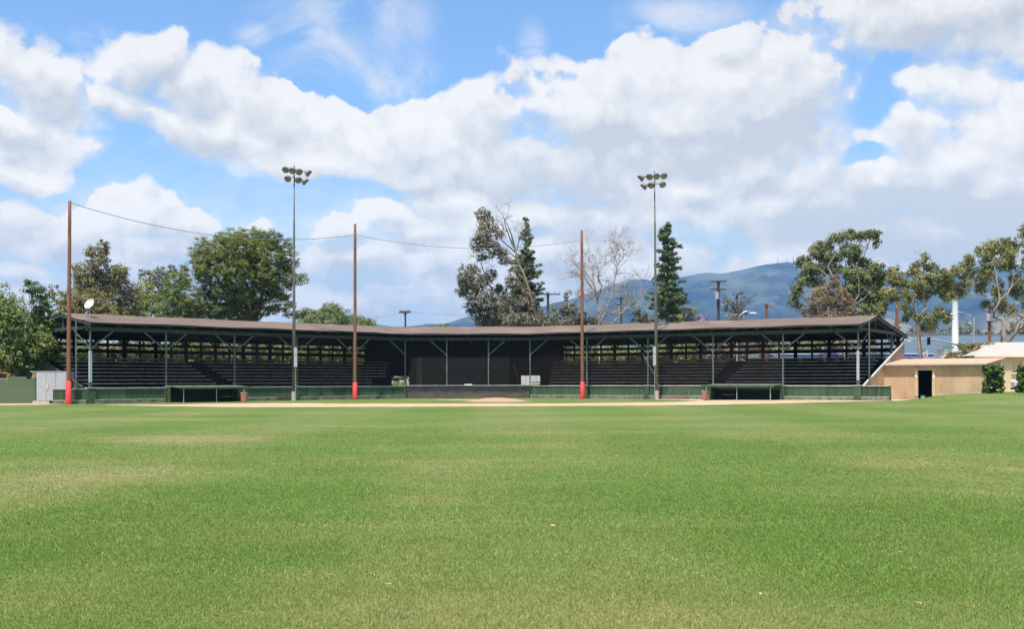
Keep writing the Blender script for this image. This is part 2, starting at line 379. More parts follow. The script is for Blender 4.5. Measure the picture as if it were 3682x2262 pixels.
tr = T.node('ShaderNodeBsdfTransparent'); mx = T.node('ShaderNodeMixShader'); mx.inputs[0].default_value = .11
T.l.new(tr.outputs[0], mx.inputs[1]); T.l.new(b.outputs[0], mx.inputs[2]); T.l.new(mx.outputs[0], m.node_tree.nodes['Material Output'].inputs[0])
M['net'] = m

# ------------------------------------------------------------------ turf colour, shared by ground sheet and blades
tg = bpy.data.node_groups.new("turf_colour", 'ShaderNodeTree')
tg.interface.new_socket('dry', in_out='OUTPUT', socket_type='NodeSocketFloat')
tg.interface.new_socket('deep', in_out='OUTPUT', socket_type='NodeSocketFloat')
T = NT(tg); go = T.node('NodeGroupOutput')
pos = T.node('ShaderNodeNewGeometry').outputs['Position']
n1 = T.noise(T.v('MULTIPLY', pos, (.10, .16, 1)), 1, 5, .55, .4); n2 = T.noise(T.v('MULTIPLY', pos, (.42, .42, 1)), 1, 5, .6)
st = T.m('SINE', T.m('ADD', T.m('MULTIPLY', T.sep(pos)[1], .72), T.m('MULTIPLY', n1, 5.)))
dry = T.m('ADD', T.ss(n1, .44, .70, 0., .45), T.ss(n2, .48, .78, 0., .28))
dry = T.m('ADD', dry, T.ss(st, .1, 1., 0., .10))
mow = T.m('SINE', T.m('ADD', T.m('MULTIPLY', T.sep(pos)[0], .75), T.m('MULTIPLY', n1, 3.)))
dry = T.m('ADD', dry, T.ss(mow, -.5, .5, -.08, .17))
def gspot(px, py, rx, ry):
    "ellipse of the lawn seen at pixel px,py (2461 px copy) -> ground ellipse"
    x, y = G(px/SC, py/SC); _, y2 = G(px/SC, (py+ry)/SC); _, y1 = G(px/SC, (py-ry)/SC)
    return x, (y1+y2)/2, rx/SC/F*y, (y1-y2)/2
for px, py, rx, ry, st_, to in [(410,1056,260,12,.65,'d'),(60,1180,320,70,.24,'d'),(330,1140,420,26,.42,'d'),(2150,1115,330,16,.45,'d'),(2430,1128,60,6,.6,'d'),(1350,1040,300,6,.35,'d'),
        (500,1010,200,4,.3,'d'),(1050,1125,160,20,.3,'d'),(2200,1150,260,24,.3,'d'),(1200,1490,1700,60,.22,'d'),(2300,1330,300,90,.2,'d'),(150,1420,320,80,.28,'d'),(940,1370,150,60,.16,'d'),(930,1081,60,5,.25,'d'),
        (1500,1200,430,75,-.45,'d'),(700,1200,300,40,-.3,'d'),(600,1340,340,50,-.22,'d'),(2100,1075,500,14,-.2,'d'),(300,1100,300,14,-.3,'d'),(1850,1330,250,60,-.2,'d')]:
    x, y, rx_, ry_ = gspot(px, py, rx, ry)
    mp = T.node('ShaderNodeMapping', vector_type='TEXTURE')
    wv = T.v('MULTIPLY', T.v('SUBTRACT', T.noise(pos, .25, 4, .6, out=1), (.5, .5, .5)), (rx_*.8, ry_*.9, 0))
    T.set(mp.inputs[0], T.v('MULTIPLY', T.v('ADD', pos, wv), (1, 1, 0)))
    mp.inputs['Location'].default_value = (x, y, 0); mp.inputs['Scale'].default_value = (rx_, ry_, 1)
    dry = T.m('ADD', dry, T.m('MULTIPLY', T.ss(T.v('LENGTH', mp.outputs[0]), 1.25, .2), st_))
T.set(go.inputs[0], T.m('MAXIMUM', T.m('MINIMUM', dry, 1.), 0.)); T.set(go.inputs[1], T.noise(pos, .13, 3, .5))
def turf(T, fine):
    g = T.node('ShaderNodeGroup'); g.node_tree = tg
    pos = T.node('ShaderNodeNewGeometry').outputs['Position']
    c = T.mix(T.ss(g.outputs['deep'], .3, .7), (.100, .161, .029), (.124, .184, .040))
    c = T.mix(g.outputs['dry'], c, (.225, .220, .085))
    return c, pos
m, T, b = new_mat('turf')
c, pos = turf(T, 1)
g1 = T.noise(pos, 22, 6, .7); g2 = T.noise(T.v('MULTIPLY', pos, (1, .5, 1)), 3.1, 5, .7)
c = T.mix(1, c, T.mix(T.ss(g1, .3, .7), (.62, .62, .55), (1.38, 1.36, 1.45)), 'MULTIPLY')
c = T.mix(1, c, T.mix(T.ss(g2, .3, .7), (.86, .88, .86), (1.14, 1.12, 1.2)), 'MULTIPLY')
far_ = T.ss(T.sep(pos)[1], 118, 135); c = T.mix(far_, c, (.10, .12, .05))
T.set(b.inputs['Base Color'], c); b.inputs['Roughness'].default_value = .9; b.inputs['Specular IOR Level'].default_value = .1
bn = T.node('ShaderNodeBump'); bn.inputs['Strength'].default_value = .7; bn.inputs['Distance'].default_value = .03
T.set(bn.inputs['Height'], g1); T.set(b.inputs['Normal'], bn.outputs[0])
M['turf'] = m
m, T, b = new_mat('grass_blade')
c, pos = turf(T, 0); r = T.node('ShaderNodeNewGeometry').outputs['Random Per Island']
c = T.mix(1, c, T.mix(r, (1.6, 1.58, 1.45), (2.6, 2.48, 2.5)), 'MULTIPLY'); c = T.mix(T.ss(r, .93, .97, 0, .5), c, (.40, .37, .17))
T.set(b.inputs['Base Color'], c); b.inputs['Roughness'].default_value = .55; b.inputs['Specular IOR Level'].default_value = .35
tr = T.node('ShaderNodeBsdfTranslucent'); T.set(tr.inputs[0], c); mx = T.node('ShaderNodeMixShader'); mx.inputs[0].default_value = .4
T.l.new(b.outputs[0], mx.inputs[1]); T.l.new(tr.outputs[0], mx.inputs[2]); T.l.new(mx.outputs[0], m.node_tree.nodes['Material Output'].inputs[0])
M['blade'] = m

# ================================================================== ground
def sst(x, a, b):
    t = np.clip((np.asarray(x, float)-a)/(b-a), 0, 1); return t*t*(3-2*t)
def gh(x, y):
    "height of the ground: flat field with a low grassy bank at the right"
    u = (np.asarray(x, float)-27.)*.567+(np.asarray(y, float)-93.6)*.823      # distance behind the front line of the right wing
    t = (np.asarray(x, float)-27.)*.823-(np.asarray(y, float)-93.6)*.567
    return .52*sst(u+.12*t, -5.2, .6)*sst(t, 3.2, 7.5)*(1-sst(y, 118, 130))
def grid_mesh(xs, ys, zf):
    X, Yg = np.meshgrid(xs, ys); Z = zf(X, Yg); nx, ny = len(xs), len(ys)
    v = np.stack([X, Yg, Z], -1).reshape(-1, 3)
    i = np.arange((ny-1)*(nx-1)); r_ = i//(nx-1); c_ = i % (nx-1); a = r_*nx+c_
    return v, np.stack([a, a+1, a+nx+1, a+nx], -1)
def np_mesh(name, v, f, mat_, parent=None, smooth=True, loc=(0, 0, 0)):
    k = f.shape[1]; me = bpy.data.meshes.new(name); b = BASE[parent.name] if parent is not None else Vector(loc)
    v = (v-np.array(b)).astype(np.float32)
    me.vertices.add(len(v)); me.vertices.foreach_set('co', v.ravel())
    me.loops.add(f.size); me.loops.foreach_set('vertex_index', f.astype(np.int32).ravel())
    me.polygons.add(len(f)); me.polygons.foreach_set('loop_start', np.arange(0, f.size, k, dtype=np.int32))
    if smooth: me.polygons.foreach_set('use_smooth', np.ones(len(f), bool))
    me.update(calc_edges=True); me.materials.append(mat_)
    o = bpy.data.objects.new(name, me); COL.objects.link(o)
    if parent is not None: o.parent = parent
    else: o.location = b
    BASE[o.name] = b
    return o
xs = np.concatenate([[-6400, -3000, -1000, -400, -200, -120], np.arange(-70, 71, 1.), [120, 200, 400, 1000, 3000, 7400]])
ys = np.concatenate([[-600, -200, -60, -20], np.arange(0, 132, 1.), [160, 220, 400, 900, 2000, 4000, 9000]])
v, f_ = grid_mesh(xs, ys, gh)
tag(np_mesh('ground', v, f_, M['turf']), kind='structure')
def strip(name, near, far, mt, lift=.004, n=60, sub=3):
    "sheet on the ground between two pixel polylines sharing x"
    x0, x1 = near[0][0], near[-1][0]; px = np.linspace(x0, x1, n)
    yn = np.interp(px, *zip(*near)); yf = np.interp(px, *zip(*far)); vv_ = []
    for i in range(n):
        a = G(px[i], yn[i]+1.2*(vnoise(np.array(px[i]/23.), np.array(1.))-.5)); b_ = G(px[i], yf[i]+.6*(vnoise(np.array(px[i]/17.), np.array(5.))-.5))
        for j in range(sub+1):
            t = j/sub; x = a[0]*(1-t)+b_[0]*t; y = a[1]*(1-t)+b_[1]*t; vv_.append((x, y, float(gh(x, y))+lift))
    vv_ = np.array(vv_); i = np.arange((n-1)*sub); r_ = i//sub; c_ = i % sub; a = r_*(sub+1)+c_
    return tag(np_mesh(name, vv_, np.stack([a, a+sub+1, a+sub+2, a+1], -1), mt), kind='structure')
strip('infield_dirt', [(380,1456.5),(600,1461.5),(900,1465),(1300,1464),(2000,1461),(2400,1458),(2600,1456),(2850,1450),(3050,1445),(3240,1440)],
      [(380,1455.5),(600,1456),(760,1452),(1000,1450),(1250,1452),(2000,1451.5),(2250,1449),(2440,1445.5),(2530,1441),(2650,1439.5),(2900,1438.6),(3100,1438),(3240,1437)], M['dirt'], n=140)
strip('home_plate_dirt', [(1560,1439.5),(1650,1440),(1760,1440)], [(1560,1438.5),(1650,1437),(1760,1437)], M['dirt'], .006, 20)
strip('warning_track', [(-500,1466),(0,1457),(150,1456),(330,1452)], [(-500,1458),(0,1450),(150,1449.5),(330,1449.5)], M['dirt'], .005, 40)
strip('wall_foot_dirt', [(2360,1437.4),(2530,1441)], [(2360,1434),(2530,1436)], M['dirt'], .008, 20)
# path from the end of the wall to the shed door
def gpath(name, poly_l, poly_r, mt, lift=.012, n=14):
    vv_ = []
    for i in range(n):
        t = i/(n-1)*(len(poly_l)-1); k = min(int(t), len(poly_l)-2); t -= k
        a = np.array(poly_l[k])*(1-t)+np.array(poly_l[k+1])*t; b_ = np.array(poly_r[k])*(1-t)+np.array(poly_r[k+1])*t
        for j in range(5): q_ = a*(1-j/4)+b_*j/4; vv_.append((q_[0], q_[1], float(gh(*q_))+lift))
    vv_ = np.array(vv_); i = np.arange((n-1)*4); r_ = i//4; c_ = i % 4; a = r_*5+c_
    return tag(np_mesh(name, vv_, np.stack([a, a+5, a+6, a+1], -1), mt), kind='structure')
gpath('path', [(27.4,92.6),(29.5,94.6),(32.2,96.4)], [(29.2,90.9),(31.5,93.2),(34.0,94.9)], M['side'])
# pitcher's mound
n = 28; vv_ = []; cx, cy = G(1787, 1444)
for i in range(n+1):
    for j in range(n+1):
        x = (i/n*2-1)*2.75; y = (j/n*2-1)*2.75; r_ = math.hypot(x, y)/2.75
        vv_.append((cx+x, cy+y, .24*float(1-sst(r_, .12, 1))+(.05*random.random() if r_ < .75 else 0)-(.05 if r_ > 1 else -.006)))
vv_ = np.array(vv_); i = np.arange(n*n); a = (i//n)*(n+1)+i % n
tag(np_mesh('pitchers_mound', vv_, np.stack([a, a+n+1, a+n+2, a+1], -1), M['mound']), kind='structure')

# near grass blades (real geometry, thinning out with distance)
def blades():
    out = []
    for y0, y1, dens, w, h in ((6.6, 9.5, 5200, .0040, .024), (9.5, 13, 3300, .0052, .024), (13, 20, 1500, .008, .022), (20, 45, 420, .014, .018)):
        hw = y1*.43+1.6; nn = int(2*hw*(y1-y0)*dens); x = rng.uniform(-hw, hw, nn); y = rng.uniform(y0, y1, nn)
        keep = np.abs(x) < y*.43+1.6
        if y0 >= 13: keep &= rng.random(nn) < (1-.70*(y-y0)/(y1-y0) if y0 < 20 else (1-(y-y0)/(y1-y0))**1.3)
        x, y = x[keep], y[keep]; nn = len(x)
        a = rng.uniform(0, 2*np.pi, nn); hh = h*rng.uniform(.5, 1.25, nn); ln = rng.uniform(0, 1.0, nn)*hh; b_ = rng.uniform(0, 2*np.pi, nn); ww = w*rng.uniform(.6, 1.3, nn)
        p0_ = np.stack([x-np.cos(a)*ww, y-np.sin(a)*ww, np.zeros(nn)], -1); p1_ = np.stack([x+np.cos(a)*ww, y+np.sin(a)*ww, np.zeros(nn)], -1)
        p2_ = np.stack([x+np.cos(b_)*ln, y+np.sin(b_)*ln, hh], -1); out.append(np.stack([p0_, p1_, p2_], 1).reshape(-1, 3))
    v = np.concatenate(out); return v, np.arange(len(v)).reshape(-1, 3)
v, f_ = blades()
tag(np_mesh('grass', v, f_, M['blade'], smooth=False), 'short mown green grass with dry patches', 'grass', kind='stuff')
# fallen leaves lying on the lawn
LP = [(1985,1905,.05),(1080,1903,.022),(405,1900,.02),(452,1897,.02),(367,2006,.02),(1395,2120,.03),(2733,2156,.028),(3234,2001,.025),(3301,2190,.03),(2505,2080,.02),(1168,1930,.02),(3560,1955,.02),(1770,1468,.06),(2432,2030,.018)]
for i, (px, py, s_) in enumerate(LP):
    x, y = G(px, py); b_ = MB(); a = random.random()*6; ca, sa = math.cos(a), math.sin(a)
    rim = [(1, 0, .3), (.4, .45, .15), (-.5, .4, .3), (-1, 0, .1), (-.4, -.45, .25), (.5, -.4, .1)]
    pts = [Vector((x+(u_*ca-v_*sa)*s_, y+(u_*sa+v_*ca)*s_, .034+z_*s_)) for u_, v_, z_ in rim]
    b_.prism(pts, (0, 0, .004))
    places = ['largest, right of the centre of the lawn', 'left of the centre of the lawn', 'left one of a pair at the left side of the lawn', 'right one of a pair at the left side of the lawn', 'alone in the lower left of the lawn', 'near the bottom edge right of a dry spot', 'in the lower right of the lawn', 'by the right edge halfway down the lawn', 'in the bottom right corner of the lawn', 'below and right of the largest leaf', 'small, a little left of the middle', 'at the far right beside dry turf', 'beyond the infield edge in front of the mound', 'small, right of the largest leaf']
    tag(b_.build('fallen_leaf', M['leaf'] if 'leaf' in M else M.setdefault('leaf', mat('dry_leaf', (.55, .36, .20), .7, .3, 40)), loc=(x, y, .034)), 'dry tan leaf, ' + places[i], 'leaf', 'fallen leaves on the lawn')

# ================================================================== grandstand
V2 = lambda x, y: Vector((x, y, 0))
CL, CR = V2(-9.92, 111.1), V2(1.68, 111.1); LE, RE = V2(-30.9, 87.6), V2(27.1, 93.6)
SEG = {'L': (CL, (CL-LE).normalized(), 6.3), 'C': (CL, V2(1, 0), 11.6/3), 'R': (CR, (RE-CR).normalized(), (RE-CR).length/5)}
def nrm(d): return V2(-d.y, d.x)
def at(seg, s, w, z=0.):
    "s metres along the wing away from the centre corner (C: from the left corner), w metres behind the post line"
    o, d, _ = SEG[seg]; sg = -1 if seg == 'L' else 1
    q = o+d*(s*sg)+nrm(d)*w; return Vector((q.x, q.y, z))
BL_, BR_ = SEG['L'][2], SEG['R'][2]; LLEN = (CL-LE).length; RLEN = (RE-CR).length
tL = math.tan(math.acos(SEG['L'][1].dot(V2(1, 0)))/2); tR = math.tan(math.acos(SEG['R'][1].dot(V2(1, 0)))/2)
def line4(w, z, eo=.45):
    "four corners of the folded line w behind the posts, eo overhang at the ends"
    return [at('L', LLEN+eo, w, z), at('L', -w*tL, w, z), at('R', -w*tR, w, z), at('R', RLEN+eo, w, z)]
gs = thing('grandstand', (-4, 114, 0), 'long roofed wooden grandstand with brown shingle roof and rows of dark benches', 'grandstand')
# roof (upper skin, underside, edge)
r = MB(); EZ, RZ, BZ = 5.97, 6.80, 5.42
prof = [(-.75, EZ), (3.55, RZ), (11.75, BZ)]
def roofskin(b, prof, eo):
    ls = [line4(w, z, eo) for w, z in prof]
    for i in range(len(ls)-1):
        for k in range(3): b.poly([ls[i][k], ls[i][k+1], ls[i+1][k+1], ls[i+1][k]])
def subdiv_roof():
    # slightly sagging eave and ridge, real shingle roofs are never ruler straight
    vv_ = []; nS = 90; cols_ = [(-.75, EZ), (1.4, (EZ*1.45+RZ)/2.45-.02), (3.55, RZ), (7.6, (RZ+BZ)/2), (11.75, BZ)]
    for (w, z) in cols_:
        l = line4(w, z, .45); L_ = [(l[i+1]-l[i]).length for i in range(3)]; tot = sum(L_)
        for i in range(nS+1):
            t = i/nS*3; k = min(int(t), 2); q = l[k].lerp(l[k+1], t-k)
            q.z += .016*(float(fbm(np.array(q.x*.16), np.array(w*.3+4)))-.5)*2-.02*math.sin(q.x*1.03)
            vv_.append(q)
    b = MB(); b.v = vv_
    for a in range(len(cols_)-1):
        for i in range(nS): j = a*(nS+1)+i; b.f.append((j, j+1, j+nS+2, j+nS+1))
    return b, len(cols_), nS
b, nc, nS = subdiv_roof(); top = b.build('roof', M['roof'], gs)
e = MB()                                      # thickness: underside boards and edges
for (w0, z0), (w1, z1) in zip(prof[:-1], prof[1:]):
    A, B = line4(w0+.01, z0-.13, .42), line4(w1-.01 if w1 > 5 else w1, z1-.13, .42)
    for k in range(3): e.poly([A[k], B[k], B[k+1], A[k+1]])
e.build('roof_underside', M['inner'], gs)
e = MB()
for w, z in (prof[0], prof[2]):
    l = line4(w, z, .45)
    for k in range(3): e.prism([l[k]-Vector((0, 0, .115)), l[k+1]-Vector((0, 0, .115)), l[k+1]-Vector((0, 0, .045)), l[k]-Vector((0, 0, .045))], nrm((l[k+1]-l[k]).normalized())*.05)
e.build('roof_edge', M['roof_edge'], gs)
for sg, ln in (('L', LLEN), ('R', RLEN)):     # barge boards on the gables
    e = MB()
    for (w0, z0), (w1, z1) in zip(prof[:-1], prof[1:]):
        a_, b_ = at(sg, ln+.40, w0, z0-.20), at(sg, ln+.40, w1, z1-.20); e.beam(a_, b_, .06, .20)
    e.build('barge_board', M['timber'], gs)
# front beam + rafter tails
def fbeam(seg, s0, s1, w, z, wd, h, name, mt):
    b = MB(); b.beam(at(seg, s0, w, z), at(seg, s1, w, z), wd, h); return b.build(name, mt, gs)
mi = .10
for seg, s0, s1 in (('L', mi, LLEN+.3), ('C', -.0, 11.6), ('R', mi, RLEN+.3)): fbeam(seg, s0, s1, 0, 5.50, .12, .30, 'front_beam', M['timber'])
for seg, ln, bay in (('L', LLEN, BL_), ('C', 11.6, 11.6/3), ('R', RLEN, BR_)):
    k = round(ln/(bay/3)) if seg != 'C' else 6
    for i in range(k+1):
        if seg != 'C' and i == 0: continue
        s_ = ln*i/k; b = MB(); b.beam(at(seg, s_, -.55, 5.77), at(seg, s_, 3.4, 6.52), .07, .16)
        b.beam(at(seg, s_, 3.6, 6.52), at(seg, s_, 11.4, 5.25), .07, .16); b.build('rafter', M['timber'], gs)
# front posts with knee braces
def post(seg, s_, side, z0=1.18, first=False):
    b = MB(); a_ = at(seg, s_, 0, z0); b.box(a_+Vector((0, 0, (5.35-z0)/2)), (.11, .11, 5.35-z0), math.atan2(SEG[seg][1].y, SEG[seg][1].x))
    b.build('post', M['post'], gs)
    bay = SEG[seg][2]*.28
    for q in side:
        b = MB(); b.beam(at(seg, s_+q*.06, -.005, 4.05), at(seg, s_+q*bay*(1.05 if seg != 'C' else 1.45), -.005, 5.36), .05, .09); b.build('knee_brace', M['post'], gs)
for k in range(1, 6): post('L', k*BL_, (-1, 1) if k < 5 else (-1,)); 
for k in range(1, 6): post('R', k*BR_, (-1, 1) if k < 5 else (-1,))
post('C', 0, ()); post('C', 11.6, (1,)); post('C', 11.6/3, (-1,)); post('C', 23.2/3, (1,))
b = MB(); b.beam(at('L', .05, 0, 4.05), at('L', 1.9, 0, 5.36), .05, .09); b.build('knee_brace', M['post'], gs)
b = MB(); b.beam(at('R', .05, 0, 4.05), at('R', 1.9, 0, 5.36), .05, .09); b.build('knee_brace', M['post'], gs)
for sg, ln in (('L', LLEN), ('R', RLEN)):     # grey sleeves on the two end posts
    b = MB(); b.box(at(sg, ln, -.02, 0)+Vector((0, 0, 2.72)), (.19, .17, 2.3), math.atan2(SEG[sg][1].y, SEG[sg][1].x)); b.build('post_sleeve', M['sleeve'], gs)
    q = MB(); q.box(at(sg, ln, -.02, 0)+Vector((0, 0, 1.37)), (.20, .18, .42), math.atan2(SEG[sg][1].y, SEG[sg][1].x)); q.build('post_base', M['pillar'], gs)
    # gable end frame
    b = MB(); b.beam(at(sg, ln+.22, -.55, 5.62), at(sg, ln+.22, 9.0, 5.50), .10, .24); b.build('tie_beam', M['timber'], gs)
    b = MB(); b.beam(at(sg, ln+.22, 3.55, 5.6), at(sg, ln+.22, 3.55, 6.62), .12, .10); b.build('king_post', M['timber'], gs)
    b = MB(); b.box(at(sg, ln+.22, 7.8, 0)+Vector((0, 0, 2.75+.0)), (.16, .2, 5.3), math.atan2(SEG[sg][1].y, SEG[sg][1].x)); b.build('post', M['timber'], gs)
    for q in (-1, 1):
        b = MB(); b.beam(at(sg, ln+.22, 7.8+q*.08, 4.3), at(sg, ln+.22, 7.8+q*1.3, 5.42), .06, .10); b.build('knee_brace', M['timber'], gs)
    b = MB(); b.beam(at(sg, ln-.02, .05, 4.1), at(sg, ln+.2, 2.1, 5.5), .05, .09); b.build('knee_brace', M['post'], gs)
    b = MB(); b.tube([at(sg, ln+.55, 1.0, .02), at(sg, ln+.55, 1.0, 6.22)], .06, 8); b.build('end_pole', M['post'], gs)
# stepped decks, benches, aisles
ROWS = 9
def row(r_): return .75+.70*r_, 1.20+.285*r_
for seg, ln, s_in, ang_in in (('L', LLEN, 2.6, 1.0), ('R', RLEN, 1.9, .55)):
    aisle = 3*SEG[seg][2]+(.1 if seg == 'L' else -.25)
    b = MB(); pts = [(.35, .25), (.35, .88)]
    for r_ in range(ROWS): w, z = row(r_); pts += [(w-.12, z-.42 if r_ else .88), (w-.12, z-.42+.285 if 0 else z-.42)]; 
    prof_ = [(.35, .1)]
    for r_ in range(ROWS):
        w, z = row(r_); prof_ += [(w-.35, z-.42), (w+.35, z-.42)]
    prof_ += [(6.75, 3.20), (10.95, 3.20), (10.95, .1)]
    # the block starts behind the slanted stair edge near the centre
    n0 = len(prof_); lo = [at(seg, s_in-(w*ang_in), w, z) for w, z in prof_]; hi = [at(seg, ln-.02, w, z) for w, z in prof_]
    i0 = len(b.v); b.v += lo+hi
    for k in range(n0-1): b.f.append((i0+k, i0+k+1, i0+n0+k+1, i0+n0+k))
    b.f.append(tuple(range(i0, i0+n0))); b.f.append(tuple(range(i0+2*n0-1, i0+n0-1, -1)))
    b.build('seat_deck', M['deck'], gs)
    for r_ in range(ROWS):
        w, z = row(r_); a0 = s_in-w*ang_in+(.25 if seg == 'L' else .2)+(1.6 if r_ < 3 and seg == 'L' else 0)
        gap = .78 if r_ < 8 else .6
        for s0, s1 in ((a0, aisle-gap), (aisle+gap, ln-.15)):
            b = MB(); b.prism([at(seg, s0, w-.14, z-.05), at(seg, s0, w+.14, z-.05), at(seg, s0, w+.14, z), at(seg, s0, w-.14, z)], at(seg, s1, 0)-at(seg, s0, 0))
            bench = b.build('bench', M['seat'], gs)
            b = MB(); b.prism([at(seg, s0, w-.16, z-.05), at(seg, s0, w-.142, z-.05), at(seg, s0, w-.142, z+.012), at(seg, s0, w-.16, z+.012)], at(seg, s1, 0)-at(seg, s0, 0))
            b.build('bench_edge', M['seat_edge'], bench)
            pf = [(s0+.05, z-.055)]; s_ = s0+.4+.45*(r_ % 3)
            while s_ < s1-.2: pf += [(s_, z-.12), (s_, z-.42), (s_+.06, z-.42), (s_+.06, z-.12)]; s_ += 1.56
            pf.append((s1-.05, z-.12)); pf.append((s1-.05, z-.055)); pf[0:1] = [(s0+.05, z-.055), (s0+.05, z-.12)]
            b = MB(); b.prism([at(seg, q_, w+.02, zz_) for q_, zz_ in pf], nrm(SEG[seg][1])*.05); b.build('bench_support', M['seat'], bench)
    # handrail beside the aisle
# rear wall: solid below, open slats above, posts
def rear(p0, p1, name='rear', open_=True, bay=1.55):
    d = (p1-p0); L_ = d.length; d.normalize(); n_ = nrm(d)
    def q(s_, w=0, z=0): v_ = p0+d*s_+n_*w; return Vector((v_.x, v_.y, z))
    if open_:
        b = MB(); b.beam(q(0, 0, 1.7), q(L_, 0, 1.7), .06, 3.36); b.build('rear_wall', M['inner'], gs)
        b = MB(); b.beam(q(0, 0, 5.32), q(L_, 0, 5.32), .08, .46); b.build('rear_header', M['inner'], gs)
        for z, h in ((4.72, .25), (4.18, .32)): b = MB(); b.beam(q(0, -.02, z), q(L_, -.02, z), .05, h); b.build('rear_board', M['inner'], gs)
        for z in (3.80, 3.62): b = MB(); b.beam(q(0, -.02, z), q(L_, -.02, z), .04, .05); b.build('rear_rail', M['inner'], gs)
        k = max(1, round(L_/bay))
        for i in range(k+1):
            s_ = min(max(L_*i/k, .15), L_-.15); th = i % 2 == 0; wd = .30 if th else .15
            b = MB(); b.box(q(s_, -.10, 2.6), (wd, .12, 5.15), math.atan2(d.y, d.x)); b.build('rear_post', M['inner'], gs)
            if th:
                b = MB()
                for g in (-1, 1): b.beam(q(s_+g*.1, -.12, 4.72), q(s_+g*.62, -.12, 5.25), .05, .13)
                b.build('rear_brace', M['inner'], gs)
LP_, RP_ = line4(11, 0, 0.), None
rear(LP_[0], LP_[1]); rear(LP_[2], LP_[3])
# centre rear wall with two walk-through openings
xa, xb, yb = LP_[1].x, LP_[2].x, LP_[1].y
gA0, gA1 = P(1408, 1370, yb).x, P(1474, 1370, yb).x; gB0, gB1 = P(1874, 1370, yb).x, P(1942, 1370, yb).x; gz = 2.13
for x0, x1, z0, z1 in ((xa, gA0, 0, 5.5), (gA1, gB0, 0, 5.5), (gB1, xb, 0, 5.5), (gA0, gA1, gz, 5.5), (gB0, gB1, gz, 5.5)):
    b = MB(); b.box(((x0+x1)/2, yb+.02, (z0+z1)/2), (x1-x0, .1, z1-z0)); b.build('rear_wall', M['inner'], gs)
# press booth behind the plate
x0, x1, yb2 = P(1471, 0, 114.3).x, P(1833, 0, 114.3).x, 114.3
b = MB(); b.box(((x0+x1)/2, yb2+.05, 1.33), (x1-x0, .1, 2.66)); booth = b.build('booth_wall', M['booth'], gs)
b = MB(); b.box(((x0+x1)/2+.12, yb2+.10, 3.27), (x1-x0-.24, .1, 1.20)); b.build('booth_upper_panel', M['booth2'], gs)
b = MB(); b.box(((x0+x1)/2-.1, yb2+2, 4.0), (x1-x0, 4, .1)); b.build('booth_ceiling', M['inner'], gs)
b = MB(); b.box((P(1640, 0, yb2).x, yb2-.02, 1.55), (2.0, .04, .95)); b.build('booth_window', M['booth2'], booth)
b = MB(); b.box((P(1508, 0, yb2).x, yb2-.06, 2.3), (.5, .05, 3.1)); b.build('booth_door', mat('worn_grey_green_door', (.085, .09, .07), .8), booth)
for a_, c_ in (((x1+.1, yb2-.1, .1), (x1-.25, yb2+.3, 3.0)), ((x1+1.1, yb2-.1, .1), (x1+.4, yb2+.3, 3.2))):
    b = MB(); b.beam(a_, c_, .07, .12); b.build('stair_stringer', M['timber'], gs)
for z in (3.42, 3.16): b = MB(); b.beam(at('L', .6, 3, z), (x0, yb2, z), .04, .045); b.build('walkway_rail', M['seat'], gs)
# side walls sloping up with the seats
for sg, ln in (('L', LLEN), ('R', RLEN)):
    b = MB(); mt = M['beige'] if sg == 'R' else M['pillar']; dd = SEG[sg][1]*(-.06 if sg == 'L' else .06)
    b.prism([at(sg, ln+.30, .3, 0), at(sg, ln+.30, 7.0, 0), at(sg, ln+.30, 7.0, 3.42), at(sg, ln+.30, .3, 1.12)], dd); b.build('side_wall', mt, gs)
    b = MB(); b.prism([at(sg, ln+.30, 7.02, 0), at(sg, ln+.30, 11.0, 0), at(sg, ln+.30, 11.0, 4.80), at(sg, ln+.30, 7.02, 3.42)], dd); b.build('side_wall', M['greyw'] if sg == 'R' else M['inner'], gs)
    b = MB(); b.beam(at(sg, ln+.33, .15, 1.12), at(sg, ln+.33, 11.05, 4.87), .16, .09); b.build('side_wall_coping', M['ledge'] if sg == 'R' else M['pillar'], gs)
# netting along the front
b = MB()
for (sa, a0, a1) in (('L', 4*BL_, 0), ('C', 0, 11.6), ('R', 0, 4*BR_)): b.poly([at(sa, a0, .12, 1.15), at(sa, a1, .12, 1.15), at(sa, a1, .12, 5.34), at(sa, a0, .12, 5.34)])
net = thing('backstop_net', (-4, 111.2, 1.15), 'fine dark protective netting stretched along the front of the grandstand', 'netting')
b.build('mesh', M['net'], net)
for (sa, a0, a1, st_) in (('L', .2, 4*BL_, 1.6), ('C', 1.2, 11.6, 1.25), ('R', .6, 4*BR_, 1.6)):
    s_ = a0
    while s_ < a1: b = MB(); b.tube([at(sa, s_, .11, 1.16), at(sa, s_, .11, 5.33)], .011, 4); b.build('seam_cord', M['seat'], net); s_ += st_

